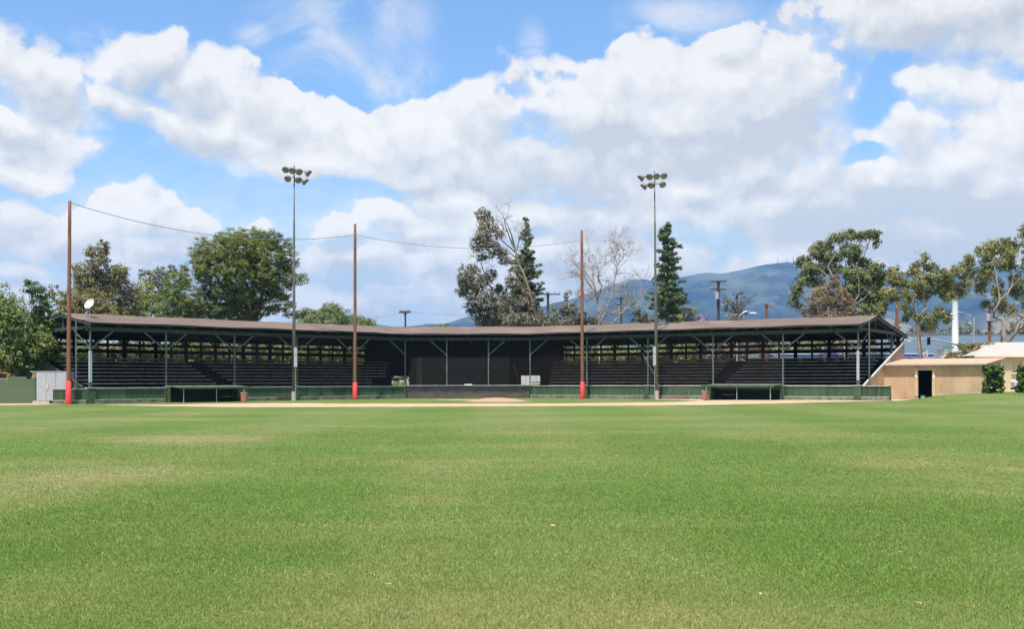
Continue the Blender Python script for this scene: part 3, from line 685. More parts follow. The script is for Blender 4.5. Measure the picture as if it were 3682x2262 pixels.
# ------------------------------------------------------------------ field walls
def wall_piece(root, seg, s0, s1, h=1.10):
    ang = math.atan2(SEG[seg][1].y, SEG[seg][1].x); L_ = abs(s1-s0); c = (s0+s1)/2
    b = MB(); b.box(at(seg, c, .0, (.30+h)/2), (L_, .10, h-.30), ang); b.build('wall_panel', M['wall'], root)
    b = MB(); b.box(at(seg, c, -.02, h+.025), (L_, .20, .05), ang); b.build('top_rail', M['ledge'], root)
    b = MB(); b.box(at(seg, c, -.12, .13), (L_, .34, .26), ang); b.build('plinth', M['plinth'], root)
    b = MB(); b.box(at(seg, c, -.15, .28), (L_, .30, .035), ang); b.build('ledge', M['ledge'], root)
def pillar(root, seg, s_, w=.42):
    ang = math.atan2(SEG[seg][1].y, SEG[seg][1].x)
    b = MB(); b.box(at(seg, s_, -.05, .57), (w, .42, 1.14), ang); p_ = b.build('pillar', M['pillar'], root)
    b = MB(); b.prism([at(seg, s_-w/2-.03, -.30, 1.142), at(seg, s_+w/2+.03, -.30, 1.142), at(seg, s_+w/2+.03, .20, 1.142), at(seg, s_-w/2-.03, .20, 1.142)], (0, 0, .05)); b.build('cap', M['ledge'], p_)
lw = thing('field_wall', at('L', 14, 0), 'low green boarded wall with pillars in front of the left wing of the grandstand', 'wall')
rw = thing('field_wall', at('R', 14, 0), 'low green boarded wall with pillars in front of the right wing of the grandstand', 'wall')
for root, seg, ln, bay, ext in ((lw, 'L', LLEN, BL_, 0), (rw, 'R', RLEN, BR_, 1)):
    for k in range(5):
        if k == 3: continue
        a0, a1 = k*bay+(.22 if k else .12), (k+1)*bay-.23
        if seg == 'L' and k == 2: a1 -= .15
        wall_piece(root, seg, a0, a1)
    for k in range(0, 6): pillar(root, seg, k*bay+(0 if k else .1), .62 if k == 5 else (.30 if k == 0 else .40))
wall_piece(rw, 'R', RLEN+.33, RLEN+2.45); b = MB(); b.box(at('R', RLEN+2.5, 0, .57), (.09, .2, 1.12), math.atan2(SEG['R'][1].y, SEG['R'][1].x)); b.build('end_post', M['pillar'], rw)
b = MB(); b.box(at('R', RLEN+1.35, -.08, .72), (.07, .06, .8), math.atan2(SEG['R'][1].y, SEG['R'][1].x)); b.build('batten', M['timber'], rw)
# left extension bending towards the block wall
e0 = at('L', LLEN+.3, 0); e1 = Vector((P(190, 0, 86.5).x, 86.5, 0)); L_ = (e1-e0).length; a_ = math.atan2((e1-e0).y, (e1-e0).x); c_ = (e0+e1)/2
for nm, z, sz, mt in (('wall_panel', .67, (L_, .1, .76), M['wall']), ('top_rail', 1.08, (L_+.05, .18, .05), M['ledge']), ('plinth', .12, (L_, .3, .24), M['plinth']), ('ledge', .26, (L_, .26, .035), M['ledge'])):
    b = MB(); b.box((c_.x, c_.y-(.1 if nm in ('plinth', 'ledge') else 0), z), sz, a_); b.build(nm, mt, lw)
# padded wall behind home plate
pw_ = thing('padded_wall', (-4.1, 110.6, 0), 'low wall behind home plate covered in dusty black padding', 'wall')
nx = 120; v0 = []; y_ = 110.55
xa_, xb_ = P(1466, 0, y_).x, P(1903, 0, y_).x
for i in range(nx+1):
    x = xa_+(xb_-xa_)*i/nx
    for j, z in enumerate(np.linspace(0, 1.16, 9)): v0.append((x, y_+.05*(float(fbm(np.array(x*.9), np.array(z*2.)))-.5)*2-(.02*math.sin(z/1.16*math.pi)), z))
v0 = np.array(v0); i = np.arange(nx*8); a = (i//8)*9+i % 8; np_mesh('padding', v0, np.stack([a, a+9, a+10, a+1], -1), M['pad'], pw_)
b = MB(); b.box(((xa_+xb_)/2, y_+.25, .575), (xb_-xa_, .36, 1.14)); b.build('wall_core', M['plinth'], pw_)
b = MB(); b.box(((xa_+xb_)/2, y_+.12, 1.185), (xb_-xa_, .30, .05)); b.build('top_rail', M['ledge'], pw_)
b = MB(); b.box((P(1684, 0, y_).x, y_+.12, 1.27), (.70, .22, .11)); tag(b.build('speaker_box', M['white'], loc=(P(1684, 0, y_).x, y_+.12, 1.215)), 'flat white box lying on top of the black padded wall', 'box')

# ------------------------------------------------------------------ dugouts
def dugout(seg, label, bench_s, barrel):
    bay = SEG[seg][2]; s0, s1 = 3*bay, 4*bay; ang = math.atan2(SEG[seg][1].y, SEG[seg][1].x)
    root = thing('dugout', at(seg, (s0+s1)/2, -1), label, 'dugout')
    b = MB(); b.prism([at(seg, s0-.05, -2.1, 1.13), at(seg, s1+.05, -2.1, 1.13), at(seg, s1+.05, .1, 1.24), at(seg, s0-.05, .1, 1.24)], (0, 0, .06)); b.build('roof', mat('dusty_green_roof', (.10, .13, .10), .8, .35, 3, col2=(.25, .26, .2)), root)
    b = MB(); b.beam(at(seg, s0-.1, -2.14, 1.12), at(seg, s1+.1, -2.14, 1.12), .05, .16); b.build('fascia', M['pillar'], root)
    for s_ in (s0+.3, (s0+s1)/2-.1, s1-.3): b = MB(); b.tube([at(seg, s_, -1.95, 0), at(seg, s_, -1.95, 1.08)], .032, 8); b.build('post', M['sleeve'], root)
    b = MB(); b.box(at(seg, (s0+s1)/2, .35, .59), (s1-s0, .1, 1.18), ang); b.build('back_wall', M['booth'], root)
    b = MB(); b.box(at(seg, (s0+s1)/2, .20, .2), (s1-s0, .16, .36), ang); b.build('back_plinth', M['booth'], root)
    for s_ in (s0+.03, s1-.03): b = MB(); b.box(at(seg, s_, -.1, .56), (.10, .86, 1.1), ang); b.build('side_wall', M['pillar'], root)
    bn = thing('bench', at(seg, bench_s, -.5), 'small yellowish bench inside the %s dugout' % ('left' if seg == 'L' else 'right'), 'bench', 'benches in the dugouts')
    b = MB(); b.box(at(seg, bench_s, -.5, .40), (1.05, .30, .06), ang); b.build('seat', M['yellow'], bn)
    for q in (-.45, .45): b = MB(); b.box(at(seg, bench_s+q, -.5, .185), (.06, .26, .36), ang); b.build('leg', M['dark_int'], bn)
dugout('L', 'low open dugout with flat green roof in the left wall, thin poles in front', 3*BL_+1.1, 0)
dugout('R', 'low open dugout with flat green roof in the right wall, level front edge', 3*BR_+1.6, 0)
# aggregate litter bins
for px, py, Y, lab in ((878, 1443, 94.2, 'round red brown litter bin standing by the left dugout'), (2534, 1441, 97.4, 'round red brown litter bin standing by the right dugout')):
    c = P(px, 1440, Y); c.z = 0; t_ = thing('litter_bin', c, lab, 'litter bin', 'litter bins beside the dugouts')
    b = MB(); b.tube([c+Vector((0, 0, z)) for z in (0, .02, .66, .70)], [.25, .27, .27, .26], 20); b.build('body', M['brick'], t_)
    b = MB(); b.tube([c+Vector((0, 0, z)) for z in (.70, .75)], [.285, .285], 20); rm = b.build('rim', M['conc'], t_)
    b = MB(); b.tube([c+Vector((.02 if px < 1000 else .1, 0, z)) for z in (.75, .80, .9, .96)], [.12, .15, .13, .03], 14); b.build('lid', M['black'], t_)
    b = MB(); b.tube([c+Vector((.02 if px < 1000 else .1, -.13, z)) for z in (.86, .93)], [.05, .04], 8); b.build('lid_label', M['white'], t_)
# bench and batting screen leaning at the walls
c = at('L', 2*BL_+.9, -.55)
t_ = thing('players_bench', c, 'low wooden bench with thin metal frame against the left green wall', 'bench')
ang = math.atan2(SEG['L'][1].y, SEG['L'][1].x)
for k, z in enumerate((.14, .30)): b = MB(); b.box(at('L', 2*BL_+1.5, -.58-.1*k, z), (2.1, .22, .05), ang); b.build('plank', M['wood_pole'], t_)
for q in (-.95, -.3, .35, 1.0): b = MB(); b.tube([at('L', 2*BL_+1.5+q, -.45, 0), at('L', 2*BL_+1.5+q, -.42, .55)], .02, 6); b.build('leg', M['steel'], t_)
b = MB(); b.tube([at('L', 2*BL_+.5, -.42, .55), at('L', 2*BL_+2.55, -.42, .55)], .015, 6); b.build('back_rail', M['steel'], t_)
t_ = thing('batting_screen', at('R', 2.55*BR_, -.6), 'folded metal framed screen leaning against the right green wall', 'screen')
s0, s1 = 2.36*BR_, 2.36*BR_+1.95
for a_, b_ in (((s0, -.35, .95), (s1, -.35, .95)), ((s0, -.75, .06), (s1, -.75, .06)), ((s0, -.35, .95), (s0, -.75, .06)), ((s1, -.35, .95), (s1, -.75, .06))):
    b = MB(); b.tube([at('R', a_[0], a_[1], a_[2]), at('R', b_[0], b_[1], b_[2])], .018, 6); b.build('frame', M['steel'], t_)
b = MB(); s_ = s0
while s_ < s1: b.tube([at('R', s_, -.36, .93), at('R', s_, -.74, .08)], .006, 4, False); s_ += .10
b.build('wire', M['steel'], t_)
b = MB(); b.box(at('R', (s0+s1)/2, -.80, .07), (s1-s0, .16, .12), math.atan2(SEG['R'][1].y, SEG['R'][1].x)); b.build('base_board', M['wood_pole'], t_)

# ------------------------------------------------------------------ netting poles and cable
def tapered(c, h, r0, r1, lean=(0, 0), n=10):
    return [c+Vector((lean[0]*k/n, lean[1]*k/n, h*k/n)) for k in range(n+1)], [r0+(r1-r0)*k/n for k in range(n+1)]
PO = []
for px, pyb, Y, pyt, wd, lab in ((246, 1450, 86.2, 722, .185, 'tall wooden net pole with red foot at the left end of the grandstand'), (1276, 1435, 104.2, 805, .185, 'tall wooden net pole with red foot left of home plate'), (2094, 1432, 105.6, 828, .18, 'tall wooden net pole with red foot right of home plate')):
    c = P(px, 0, Y); c.z = 0; h = P(px, pyt, Y).z
    t_ = thing('net_pole', c, lab, 'pole', 'tall wooden poles holding the net cable')
    pts, rr_ = tapered(c, h, wd*.88, .115, (P(px-(px-1841)*.004, 0, Y).x-c.x, 0)); b = MB(); b.tube(pts, rr_, 12); b.build('shaft', M['wood_pole'], t_, smooth=True)
    b = MB(); b.tube([c, c+Vector((0, 0, .1)), c+Vector((0, 0, 1.5 if px > 500 else 1.68))], [wd*1.17, wd*1.12, wd*1.06], 16); b.build('red_padding', M['red'], t_, smooth=True)
    PO.append((pts[-1], h))
def sag(a, b_, s_, n=24): return [a.lerp(b_, k/n)-Vector((0, 0, 4*s_*(k/n)*(1-k/n))) for k in range(n+1)]
c1 = thing('cable', PO[0][0], 'thick sagging net cable between the left and middle wooden poles', 'cable', 'cables between the net poles')
b = MB(); b.tube(sag(PO[0][0]-Vector((-.1, 0, .15)), PO[1][0]-Vector((0, 0, .95)), 1.3), .024, 6); b.build('strand', M['cable'], c1)
c1 = thing('cable', PO[1][0], 'thick sagging net cable between the middle and right wooden poles', 'cable', 'cables between the net poles')
b = MB(); b.tube(sag(PO[1][0]-Vector((0, 0, .95)), PO[2][0]-Vector((0, 0, .85)), .95), .024, 6); b.build('strand', M['cable'], c1)
b = MB(); b.tube([PO[0][0]-Vector((0, 0, .2)), P(-60, 980, 74)], .004, 4); tag(b.build('guy_wire', M['cable'], loc=PO[0][0]), 'thin guy wire running down to the left from the leftmost wooden pole', 'wire')
b = MB(); b.tube([P(2266, 1190, 108.0), P(2352, 1347, 101.6)], .012, 4); tag(b.build('guy_wire', M['cable'], loc=P(2352, 1347, 101.6)), 'thin slanting wire from the roof edge down to the right floodlight pole', 'wire')

# ------------------------------------------------------------------ floodlight poles
def lamp(root, hub, c, yaw, pitch, s_=1.):
    d_ = Vector((math.sin(R(yaw))*math.cos(R(pitch)), -math.cos(R(yaw))*math.cos(R(pitch)), -math.sin(R(pitch))))
    prof_ = [(-.34, .07), (-.30, .12), (-.20, .15), (-.10, .22), (.02, .28), (.06, .29)]
    b = MB(); b.tube([c+d_*t*s_ for t, r_ in prof_], [r_*s_ for t, r_ in prof_], 18, False); i = len(b.v)
    b.tube([c+d_*(-.34)*s_, c+d_*(-.30)*s_], [.071*s_, .071*s_], 8)
    h = b.build('lamp', M['galv'], root, smooth=True)
    b = MB(); b.tube([c+d_*.045*s_, c+d_*.05*s_], [.27*s_, .27*s_], 18); b.build('lens', M['glass'], h)
    # visor over the upper half
    up = Vector((0, 0, 1)); x = d_.cross(up).normalized(); y = x.cross(d_).normalized(); b = MB()
    a1 = [c+(x*math.cos(R(k))+y*math.sin(R(k)))*.295*s_+d_*.04*s_ for k in range(-10, 191, 20)]; a2 = [q+d_*.20*s_*math.sin(max(0, R(k)))+d_*.01 for q, k in zip(a1, range(-10, 191, 20))]
    for k in range(len(a1)-1): b.poly([a1[k], a1[k+1], a2[k+1], a2[k]])
    b.build('visor', M['steel'], h)
    b = MB(); b.tube([hub, c-d_*.2*s_], .02, 6); b.build('bracket', M['steel'], root)
def floodpole(px, pyt, Y, lamps, px0, lab, boxside, armtilt):
    c = P(px, 0, Y); c.z = 0; top = P(px, pyt, Y); top.x = c.x+(P(px0, 0, Y).x-c.x); m_ = F/Y
    t_ = thing('floodlight_pole', c, lab, 'floodlight pole', 'floodlight poles in front of the grandstand')
    b = MB(); H = top.z; ax = lambda z: c.x+(top.x-c.x)*z/H
    zs = [0, 4, 4.01, 8, 11, 14.9, 15.0, 15.1, H]; rs = [.15, .14, .155, .12, .10, .075, .085, .062, .05]
    b.tube([Vector((ax(z), c.y, z)) for z in zs], rs, 12); b.build('shaft', M['steel'], t_, smooth=True)
    b = MB(); b.tube([c, c+Vector((0, 0, .74))], .19, 14); b.build('concrete_foot', M['conc'], t_)
    zt = sum(l[1] for l in lamps[:4])/4
    for row_, l_ in ((0, lamps[:4]), (1, lamps[4:])):
        xs_ = [l[0] for l in l_]; zz_ = top.z-(pyt*0+l_[0][1]-l_[0][1])/m_
        za = top.z-(min(l[1] for l in l_)-pyt-3)/m_
        a_ = Vector((ax(za)+(min(xs_)+8)/m_, c.y+.05, za+.03+armtilt*.12)); b_ = Vector((ax(za)+(max(xs_)-12)/m_, c.y+.05, za-.05-armtilt*.12))
        b = MB(); b.beam(a_, b_, .06, .05); b.build('crossarm', M['steel'], t_)
        for dx, y_, yaw, pit in l_:
            cc = Vector((ax(za)+dx/m_, c.y-.32, top.z-(y_-pyt)/m_)); hb = Vector((min(max(cc.x, min(a_.x, b_.x)), max(a_.x, b_.x)), c.y+.05, za)); lamp(t_, hb, cc, yaw, pit, 1.02)
    zb = (1370-1248)/m_+EYE; hb_ = 1.62
    b = MB(); b.box((c.x+boxside*.20, c.y-.16, zb-hb_/2), (.26 if boxside > 0 else .24, .22, hb_)); bx = b.build('control_box', M['cab'], t_)
    b = MB(); b.box((c.x+boxside*.20, c.y-.275, zb-.62), (.28, .012, .02)); b.build('box_seam', M['dark_int'], bx)
    b = MB(); b.tube([Vector((c.x+boxside*.17, c.y-.14, .1)), Vector((c.x+boxside*.17, c.y-.14, zb-hb_))], .025, 6); b.build('conduit', M['galv'], t_)
    b = MB(); b.box((c.x+.03, c.y-.17, 2.05), (.05, .02, .06)); b.build('tag', M['white'], t_)
floodpole(1056, 594, 99.6, [(-28, 611.6, -8, 34), (-4, 615.5, 0, 32), (20, 619.5, 18, 32), (51, 625, 66, 26), (-20, 644, -10, 36), (17, 648.6, 24, 34), (39, 655, 70, 30)], 1060, 'tall floodlight pole with seven round lamps standing left of home plate', 1, 1)
floodpole(2361, 614, 101.8, [(-48, 642, -66, 26), (-19, 637, -18, 32), (6, 635, 0, 32), (32, 634, 8, 34), (-38, 672.5, -70, 30), (-14, 667.5, -24, 34), (27, 665, 10, 36)], 2355, 'tall floodlight pole with seven round lamps standing right of home plate', -1, -1)

# ------------------------------------------------------------------ satellite dish on the roof
c = P(322, 1128, 90.0); c.z = 6.55
t_ = thing('satellite_dish', c, 'white satellite dish on a thin tripod on the left end of the roof', 'satellite dish')
dc = P(328, 1095, 90.0)-Vector((0, .2, 0)); d_ = Vector((-.35, -.75, .45)).normalized()
b = MB(); b.tube([dc+d_*(.16*(r_/.43)**2-.05) for r_ in (.02, .15, .28, .38, .43)], [.02, .15, .28, .38, .43], 28, False); b.build('dish', M['white'], t_, smooth=True)
b = MB(); b.tube([dc+d_*.11+Vector((0, 0, -.40)), dc+d_*.45+Vector((0, 0, -.22))], .015, 5); b.build('feed_arm', M['galv'], t_)
b = MB(); b.box(dc+d_*.45+Vector((0, 0, -.2)), (.08, .1, .08)); b.build('receiver', M['galv'], t_)
for q in ((-.38, -.35, -.15), (-.02, -.1, -.05), (.62, .2, -.05)): b = MB(); b.tube([dc-d_*.08-Vector((.08, 0, .2)), Vector((dc.x+q[0], dc.y+q[1], 6.42+q[2]*.2))], .028 if q[0] < 0 else .012, 6); b.build('leg', M['galv'], t_)

# ------------------------------------------------------------------ left: block wall, cabinet, things behind
yw = 89.0; t_ = thing('block_wall', (P(60, 0, yw).x, yw, 0), 'green painted concrete block wall with stepped top at the left edge', 'wall')
x1 = P(128, 0, yw).x; X = lambda px: P(px, 0, yw).x; Z = lambda py, px=60: P(px, py, yw).z
b = MB(); b.box(((x1-60)/2, yw+.1, Z(1363)/2), (x1+60, .2, Z(1363))); b.build('wall', M['block'], t_)
b = MB(); b.box(((X(30)+X(95))/2, yw+.1, Z(1363)+.085), (X(95)-X(30), .196, .17)); b.build('raised_course', M['block'], t_)
b = MB(); b.box(((X(111)+X(128))/2, yw+.1, Z(1363)+.085), (X(128)-X(111), .196, .17)); b.build('raised_course', M['block'], t_)
b = MB(); b.box(((X(-500)+X(28))/2, yw+.1, Z(1363)+.02), (X(28)-X(-500), .22, .04)); b.build('coping', M['cab'], t_)
yc = 88.2; X = lambda px: P(px, 0, yc).x; z0, z1 = .22, P(190, 1338, yc).z
t_ = thing('metal_cabinet', (X(190), yc+.5, 0), 'large grey metal cabinet with doors beside the leftmost wooden pole', 'cabinet')
b = MB(); b.box(((X(131)+X(246))/2, yc+.6, (z0+z1)/2), (X(246)-X(131), 1.2, z1-z0)); b.build('body', M['cab'], t_)
b = MB(); b.box(((X(109)+X(246))/2, yc+.6, z1+.03), (X(246)-X(109), 1.3, .06)); b.build('lid', M['galv'], t_)
for a_, c_ in ((133, 166), (167.5, 200), (203, 244)):
    b = MB(); b.box(((X(a_)+X(c_))/2, yc-.015, (z0+z1)/2), (X(c_)-X(a_), .03, z1-z0-.06)); d_ = b.build('door', M['cab'], t_)
b = MB(); b.box((X(171), yc-.06, (1370-1390+3.)/F*yc+EYE), (.10, .06, .34)); b.build('handle', M['white'], t_)
b = MB(); b.box((X(150), yc+.3, .11), (1.2, 1.0, .20)); b.build('footing', M['conc'], t_)
b = MB(); b.box(((X(110)+X(129))/2, yc+.7, z1-.22), (X(129)-X(110), .7, .40)); b.build('side_box', M['cream'], t_)
t_ = thing('tennis_screen', P(5, 1362, 101), 'dark mesh screen in an orange tube frame behind the block wall', 'screen')
a_, c_, e_ = P(-60, 1342, 101), P(26, 1342, 101), P(26, 1390, 101)
b = MB(); b.tube([Vector((a_.x, 101, 0)), a_, c_, Vector((c_.x, 101, 0))], .05, 8); b.build('frame', M['orange'], t_)
b = MB(); b.box(((a_.x+c_.x)/2, 101.02, a_.z/2), (c_.x-a_.x-.1, .02, a_.z-.12)); b.build('mesh', M['dark_int'], t_)

# ================================================================== shed and house at the right
d = SEG['R'][1]; nn_ = nrm(d); A0 = at('R', RLEN+.36, 5.4); AN = math.atan2(d.y, d.x)
def sh(s_, w, z=0.): q = A0+d*s_+nn_*w; return Vector((q.x, q.y, z))
g0 = .30
t_ = thing('shed', sh(4, 2.5, .4), 'long low tan boarded shed with open dark door at the right end of the grandstand', 'shed')
SL, SD, EZ_, BZ_ = 7.95, 5.0, 2.80, 3.26; ds0, ds1, dz = 2.72, 3.85, 2.38
for s0, s1, z0, z1 in ((0, ds0, g0-.3, EZ_), (ds1, SL, g0-.3, EZ_), (ds0, ds1, dz, EZ_)):
    b = MB(); b.box(sh((s0+s1)/2, .05, (z0+z1)/2), (s1-s0, .1, z1-z0), AN); b.build('front_wall', M['beige'], t_)
b = MB(); b.prism([sh(SL-.1, .1, 0), sh(SL-.1, SD, 0), sh(SL-.1, SD, BZ_), sh(SL-.1, .1, EZ_)], d*.1); b.build('end_wall', mat('pinkish_boards', (.55, .40, .33), .8, .08, 2, stretch=(.5, .5, 8)), t_)
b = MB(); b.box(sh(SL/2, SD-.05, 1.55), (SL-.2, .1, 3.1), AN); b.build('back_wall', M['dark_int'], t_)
b = MB(); b.prism([sh(-.1, -.36, EZ_+.00), sh(SL+.15, -.36, EZ_+.00), sh(SL+.30, SD+.3, BZ_+.05), sh(-.1, SD+.3, BZ_+.05)], (0, 0, .07)); b.build('roof', M['beige_roof'], t_)
b = MB(); b.box(sh(SL/2, -.39, EZ_+.02), (SL+.25, .04, .11), AN); b.build('fascia', M['cab'], t_)
for k in range(12): b = MB(); b.box(sh(.35+k*.66, -.15, EZ_-.055), (.055, .40, .09), AN); b.build('rafter_end', M['cream_trim'], t_)
fr = mat('door_frame_tan', (.62, .40, .24), .7, .1)
for s_, w_ in ((ds0-.13, .24), (ds1+.12, .24)): b = MB(); b.box(sh(s_, -.03, (dz+.3)/2+.1), (w_, .06, dz-.1), AN); b.build('door_frame', fr, t_)
b = MB(); b.box(sh((ds0+ds1)/2+.05, -.035, dz+.03), (ds1-ds0+.5, .05, .06), AN); b.build('door_frame', M['cream_trim'], t_)
b = MB(); b.box(sh(ds1-.02, .5, 1.35), (.05, .9, 1.95), AN); b.build('door', mat('pale_open_door', (.45, .46, .40), .7), t_)
for s_, z in ((ds0-.13, 2.05), (ds1+.12, 1.95)): b = MB(); b.box(sh(s_, -.075, z), (.16, .02, .52), AN); b.build('notice', M['cream_trim'], t_)
b = MB(); b.box(sh((ds0+ds1)/2, -.3, float(gh(*sh(ds0+.5, -.3).xy))+.03), (1.3, .6, .08), AN); b.build('doorstep', M['conc'], t_)
bc_ = sh(ds0+.28, .35, .0); bc_.z = float(gh(*bc_.xy)); bk = thing('bucket', bc_, 'small pale bucket with green lid just inside the shed door', 'bucket')
b = MB(); b.tube([bc_+Vector((0, 0, z)) for z in (0, .28)], [.14, .18], 14); b.build('tub', M['white'], bk)
b = MB(); b.tube([bc_+Vector((0, 0, z)) for z in (.28, .34)], [.2, .19], 14); b.build('lid', M['sign_green'], bk)
# low white edging on the bank
a_, c_ = sh(4.4, -.45), sh(7.8, -1.0); a_.z = float(gh(*a_.xy))+.22; c_.z = float(gh(*c_.xy))+.10
b = MB(); b.beam(a_, c_, .12, .12); tag(b.build('edging_board', M['conc'], loc=a_), 'pale edging board lying along the grass in front of the shed', 'edging')
# cream block house
yh = 108.0; X = lambda px, y=yh: P(px, 0, y).x
t_ = thing('house', (X(3600), yh+4, .5), 'cream block house with white hipped roof behind the shed', 'house')
wz = P(3600, 1281, yh).z; x0 = X(3512); gx = .2
wy0, wy1 = P(3600, 1341, yh).z, P(3600, 1299, yh).z; wx0, wx1 = X(3640), X(3675)
for xa1, xb1, z0, z1 in ((x0, wx0, gx, wz), (wx1, 60, gx, wz), (wx0, wx1, gx, wy0), (wx0, wx1, wy1, wz)):
    b = MB(); b.box(((xa1+xb1)/2, yh+.1, (z0+z1)/2), (xb1-xa1, .2, z1-z0)); b.build('wall', M['cream'], t_)
b = MB(); b.box((x0+.1, yh+4.2, (gx+wz)/2), (.2, 8, wz-gx)); b.build('wall', M['cream'], t_)
wn_ = MB(); wn_.box(((wx0+wx1)/2, yh+.17, (wy0+wy1)/2), (wx1-wx0, .03, wy1-wy0)); wn_ = wn_.build('window', mat('painted_over_window', (.50, .40, .27), .7, .1, 1, stretch=(.2, .2, 6)), t_)
b = MB(); b.box(((wx0+wx1)/2, yh-.05, wy0-.05), (wx1-wx0+.2, .3, .1)); b.build('sill', M['cream_trim'], wn_)
ez = wz+.04; rz = P(3600, 1231, yh+4.2).z; xe = X(3500)-.1; xr = P(3557, 0, yh+4.2).x
b = MB(); b.poly([(xe, yh-.5, ez), (62, yh-.5, ez), (62, yh+4.2, rz), (xr, yh+4.2, rz)]); b.poly([(xe, yh+9, ez), (xe, yh-.5, ez), (xr, yh+4.2, rz)]); b.poly([(62, yh+9, ez), (xe, yh+9, ez), (xr, yh+4.2, rz), (62, yh+4.2, rz)]); b.poly([(62, yh-.5, ez), (62, yh+9, ez), (62, yh+4.2, rz)])
b.build('roof', M['wroof'], t_)
b = MB(); b.box(((xe+62)/2, yh-.48, ez-.07), (62-xe, .06, .14)); b.build('fascia', M['cream_trim'], t_)
b = MB(); b.box(((x0+60)/2, yh-2.2, .555), (60-x0, 4.4, .05)); tag(b.build('pavement', M['side'], loc=((x0+60)/2, yh-2.2, .5)), kind='structure')
# covered cart by the house
c = Vector((X(3659, 104.), 104., .58)); t_ = thing('covered_cart', c, 'small white covered cart with dark base in front of the cream house', 'cart')
b = MB(); b.prism([c+Vector((x, -.4, z)) for x, z in ((-.38, .30), (.22, .24), (.38, .55), (.42, .98), (-.30, 1.0), (-.46, .8))], (0, .8, 0)); b.build('cover', M['white'], t_)
b = MB(); b.box(c+Vector((-.02, .0, .22)), (.86, .9, .14)); b.build('base', M['dark_int'], t_)
for q in (-.3, .3): b = MB(); b.tube([c+Vector((q, -.48, .14)), c+Vector((q, -.38, .14))], .14, 14); b.build('wheel', M['tyre'], t_)

# ================================================================== street beyond
tag(MB().box((0, 170, .0), (260, 34, .03)).build('road', M['asph']), kind='structure')
# metal roofed building
t_ = thing('warehouse', (66, 165, 0), 'large building with pale blue grey metal roof and two triangular dormers', 'building')
xa1, xb1 = P(3120, 0, 160).x, 92
zt = P(3400, 1206, 176).z; zb = P(3400, 1292, 156).z
b = MB(); b.poly([(xa1, 156, zb), (xb1, 156, zb), (xb1+3, 176, zt), (xa1+6, 176, zt)]); b.poly([(xb1+3, 176, zt), (xa1+6, 176, zt), (xa1+6, 190, zb), (xb1+3, 190, zb)]); b.build('roof', M['broof'], t_)
b = MB(); b.box(((xa1+xb1)/2, 166, zb/2-.1), (xb1-xa1-2, 18, zb-.2)); b.build('wall', M['greyw'], t_)
b = MB(); b.box(((xa1+xb1)/2+4, 176, zt+.05), (xb1-xa1-2, .4, .18)); b.build('ridge_cap', M['broof'], t_)
for px in (3333, 3402):
    a_ = P(px, 1252, 157); b0 = P(px-16, 1293, 155.5); b1_ = P(px+ 12, 1293, 155.5)
    b = MB(); b.poly([b0, b1_, a_]); b.poly([b1_, Vector((b1_.x+1.5, 163, b1_.z)), Vector((a_.x+1.2, 166, a_.z)), a_]); b.poly([a_, Vector((a_.x+1.2, 166, a_.z)), Vector((b0.x+1.5, 163, b0.z)), b0]); b.build('dormer', M['greyw'], t_)
# filling station canopy
yg = 142.; t_ = thing('canopy', (P(3050, 0, yg).x, yg+4, 0), 'flat white filling station canopy with blue stripes and small round emblems', 'canopy')
cx0, cx1 = P(2726, 0, yg).x, P(3359, 0, yg).x; ct, cb = P(3300, 1270.5, yg).z, P(3300, 1285, yg).z
b = MB(); b.box(((cx0+cx1)/2, yg+4, (ct+cb)/2), (cx1-cx0, 8, ct-cb)); b.build('roof', M['white'], t_)
for z, h, mt in ((.60, .16, M['blue']), (.44, .035, M['white']), (.34, .17, M['blue'])):
    b = MB(); b.box(((cx0+cx1)/2, yg-.012, cb+(ct-cb)*z), (cx1-cx0-.1, .02, h*.8)); b.build('stripe', mt, t_)
for px in (2792, 3327):
    c = P(px, 1277, yg); b = MB(); b.tube([c+Vector((0, -.02, 0)), c+Vector((0, -.10, 0))], .30, 18); em = b.build('emblem', M['white'], t_)
    b = MB(); b.poly([c+Vector((x, -.125, z)) for x, z in ((-.10, .16), (.04, .16), (.15, 0), (.04, -.16), (-.10, -.16), (.0, 0))]); b.build('emblem_chevron', M['redl'], em)
    b = MB(); b.box(c+Vector((-.17, -.12, 0)), (.06, .02, .3)); b.build('emblem_bar', M['blue'], em)
for k in range(5): b = MB(); b.box((cx0+1.5+k*(cx1-cx0-3)/4, yg+4, cb/2), (.35, .35, cb)); b.build('column', M['white'], t_)
# billboard on a single white mast
yb_ = 150.; c = P(3435, 0, yb_); c.z = 0; t_ = thing('billboard', c, 'tall thick white mast carrying a dark billboard half hidden by gum leaves', 'billboard')
zt = P(3435, 1056, yb_).z; b = MB(); b.tube([c+Vector((0, 0, z)) for z in (0, zt*.35, zt*.351, zt*.55, zt*.551, zt-.8, zt)], [.44, .43, .42, .41, .40, .34, .30], 18); b.build('mast', M['white'], t_, smooth=True)
a_, e_ = P(3398, 1055, yb_), P(3497, 1056, yb_); b = MB(); b.beam(a_, e_, .7, .12); b.build('catwalk', M['cab'], t_)
b = MB(); b.beam(P(3408, 1034, yb_)+Vector((0, .4, 0)), P(3494, 1035, yb_)+Vector((0, .4, 0)), .3, 1.3); b.build('panel', mat('dark_billboard', (.10, .12, .13), .6), t_)
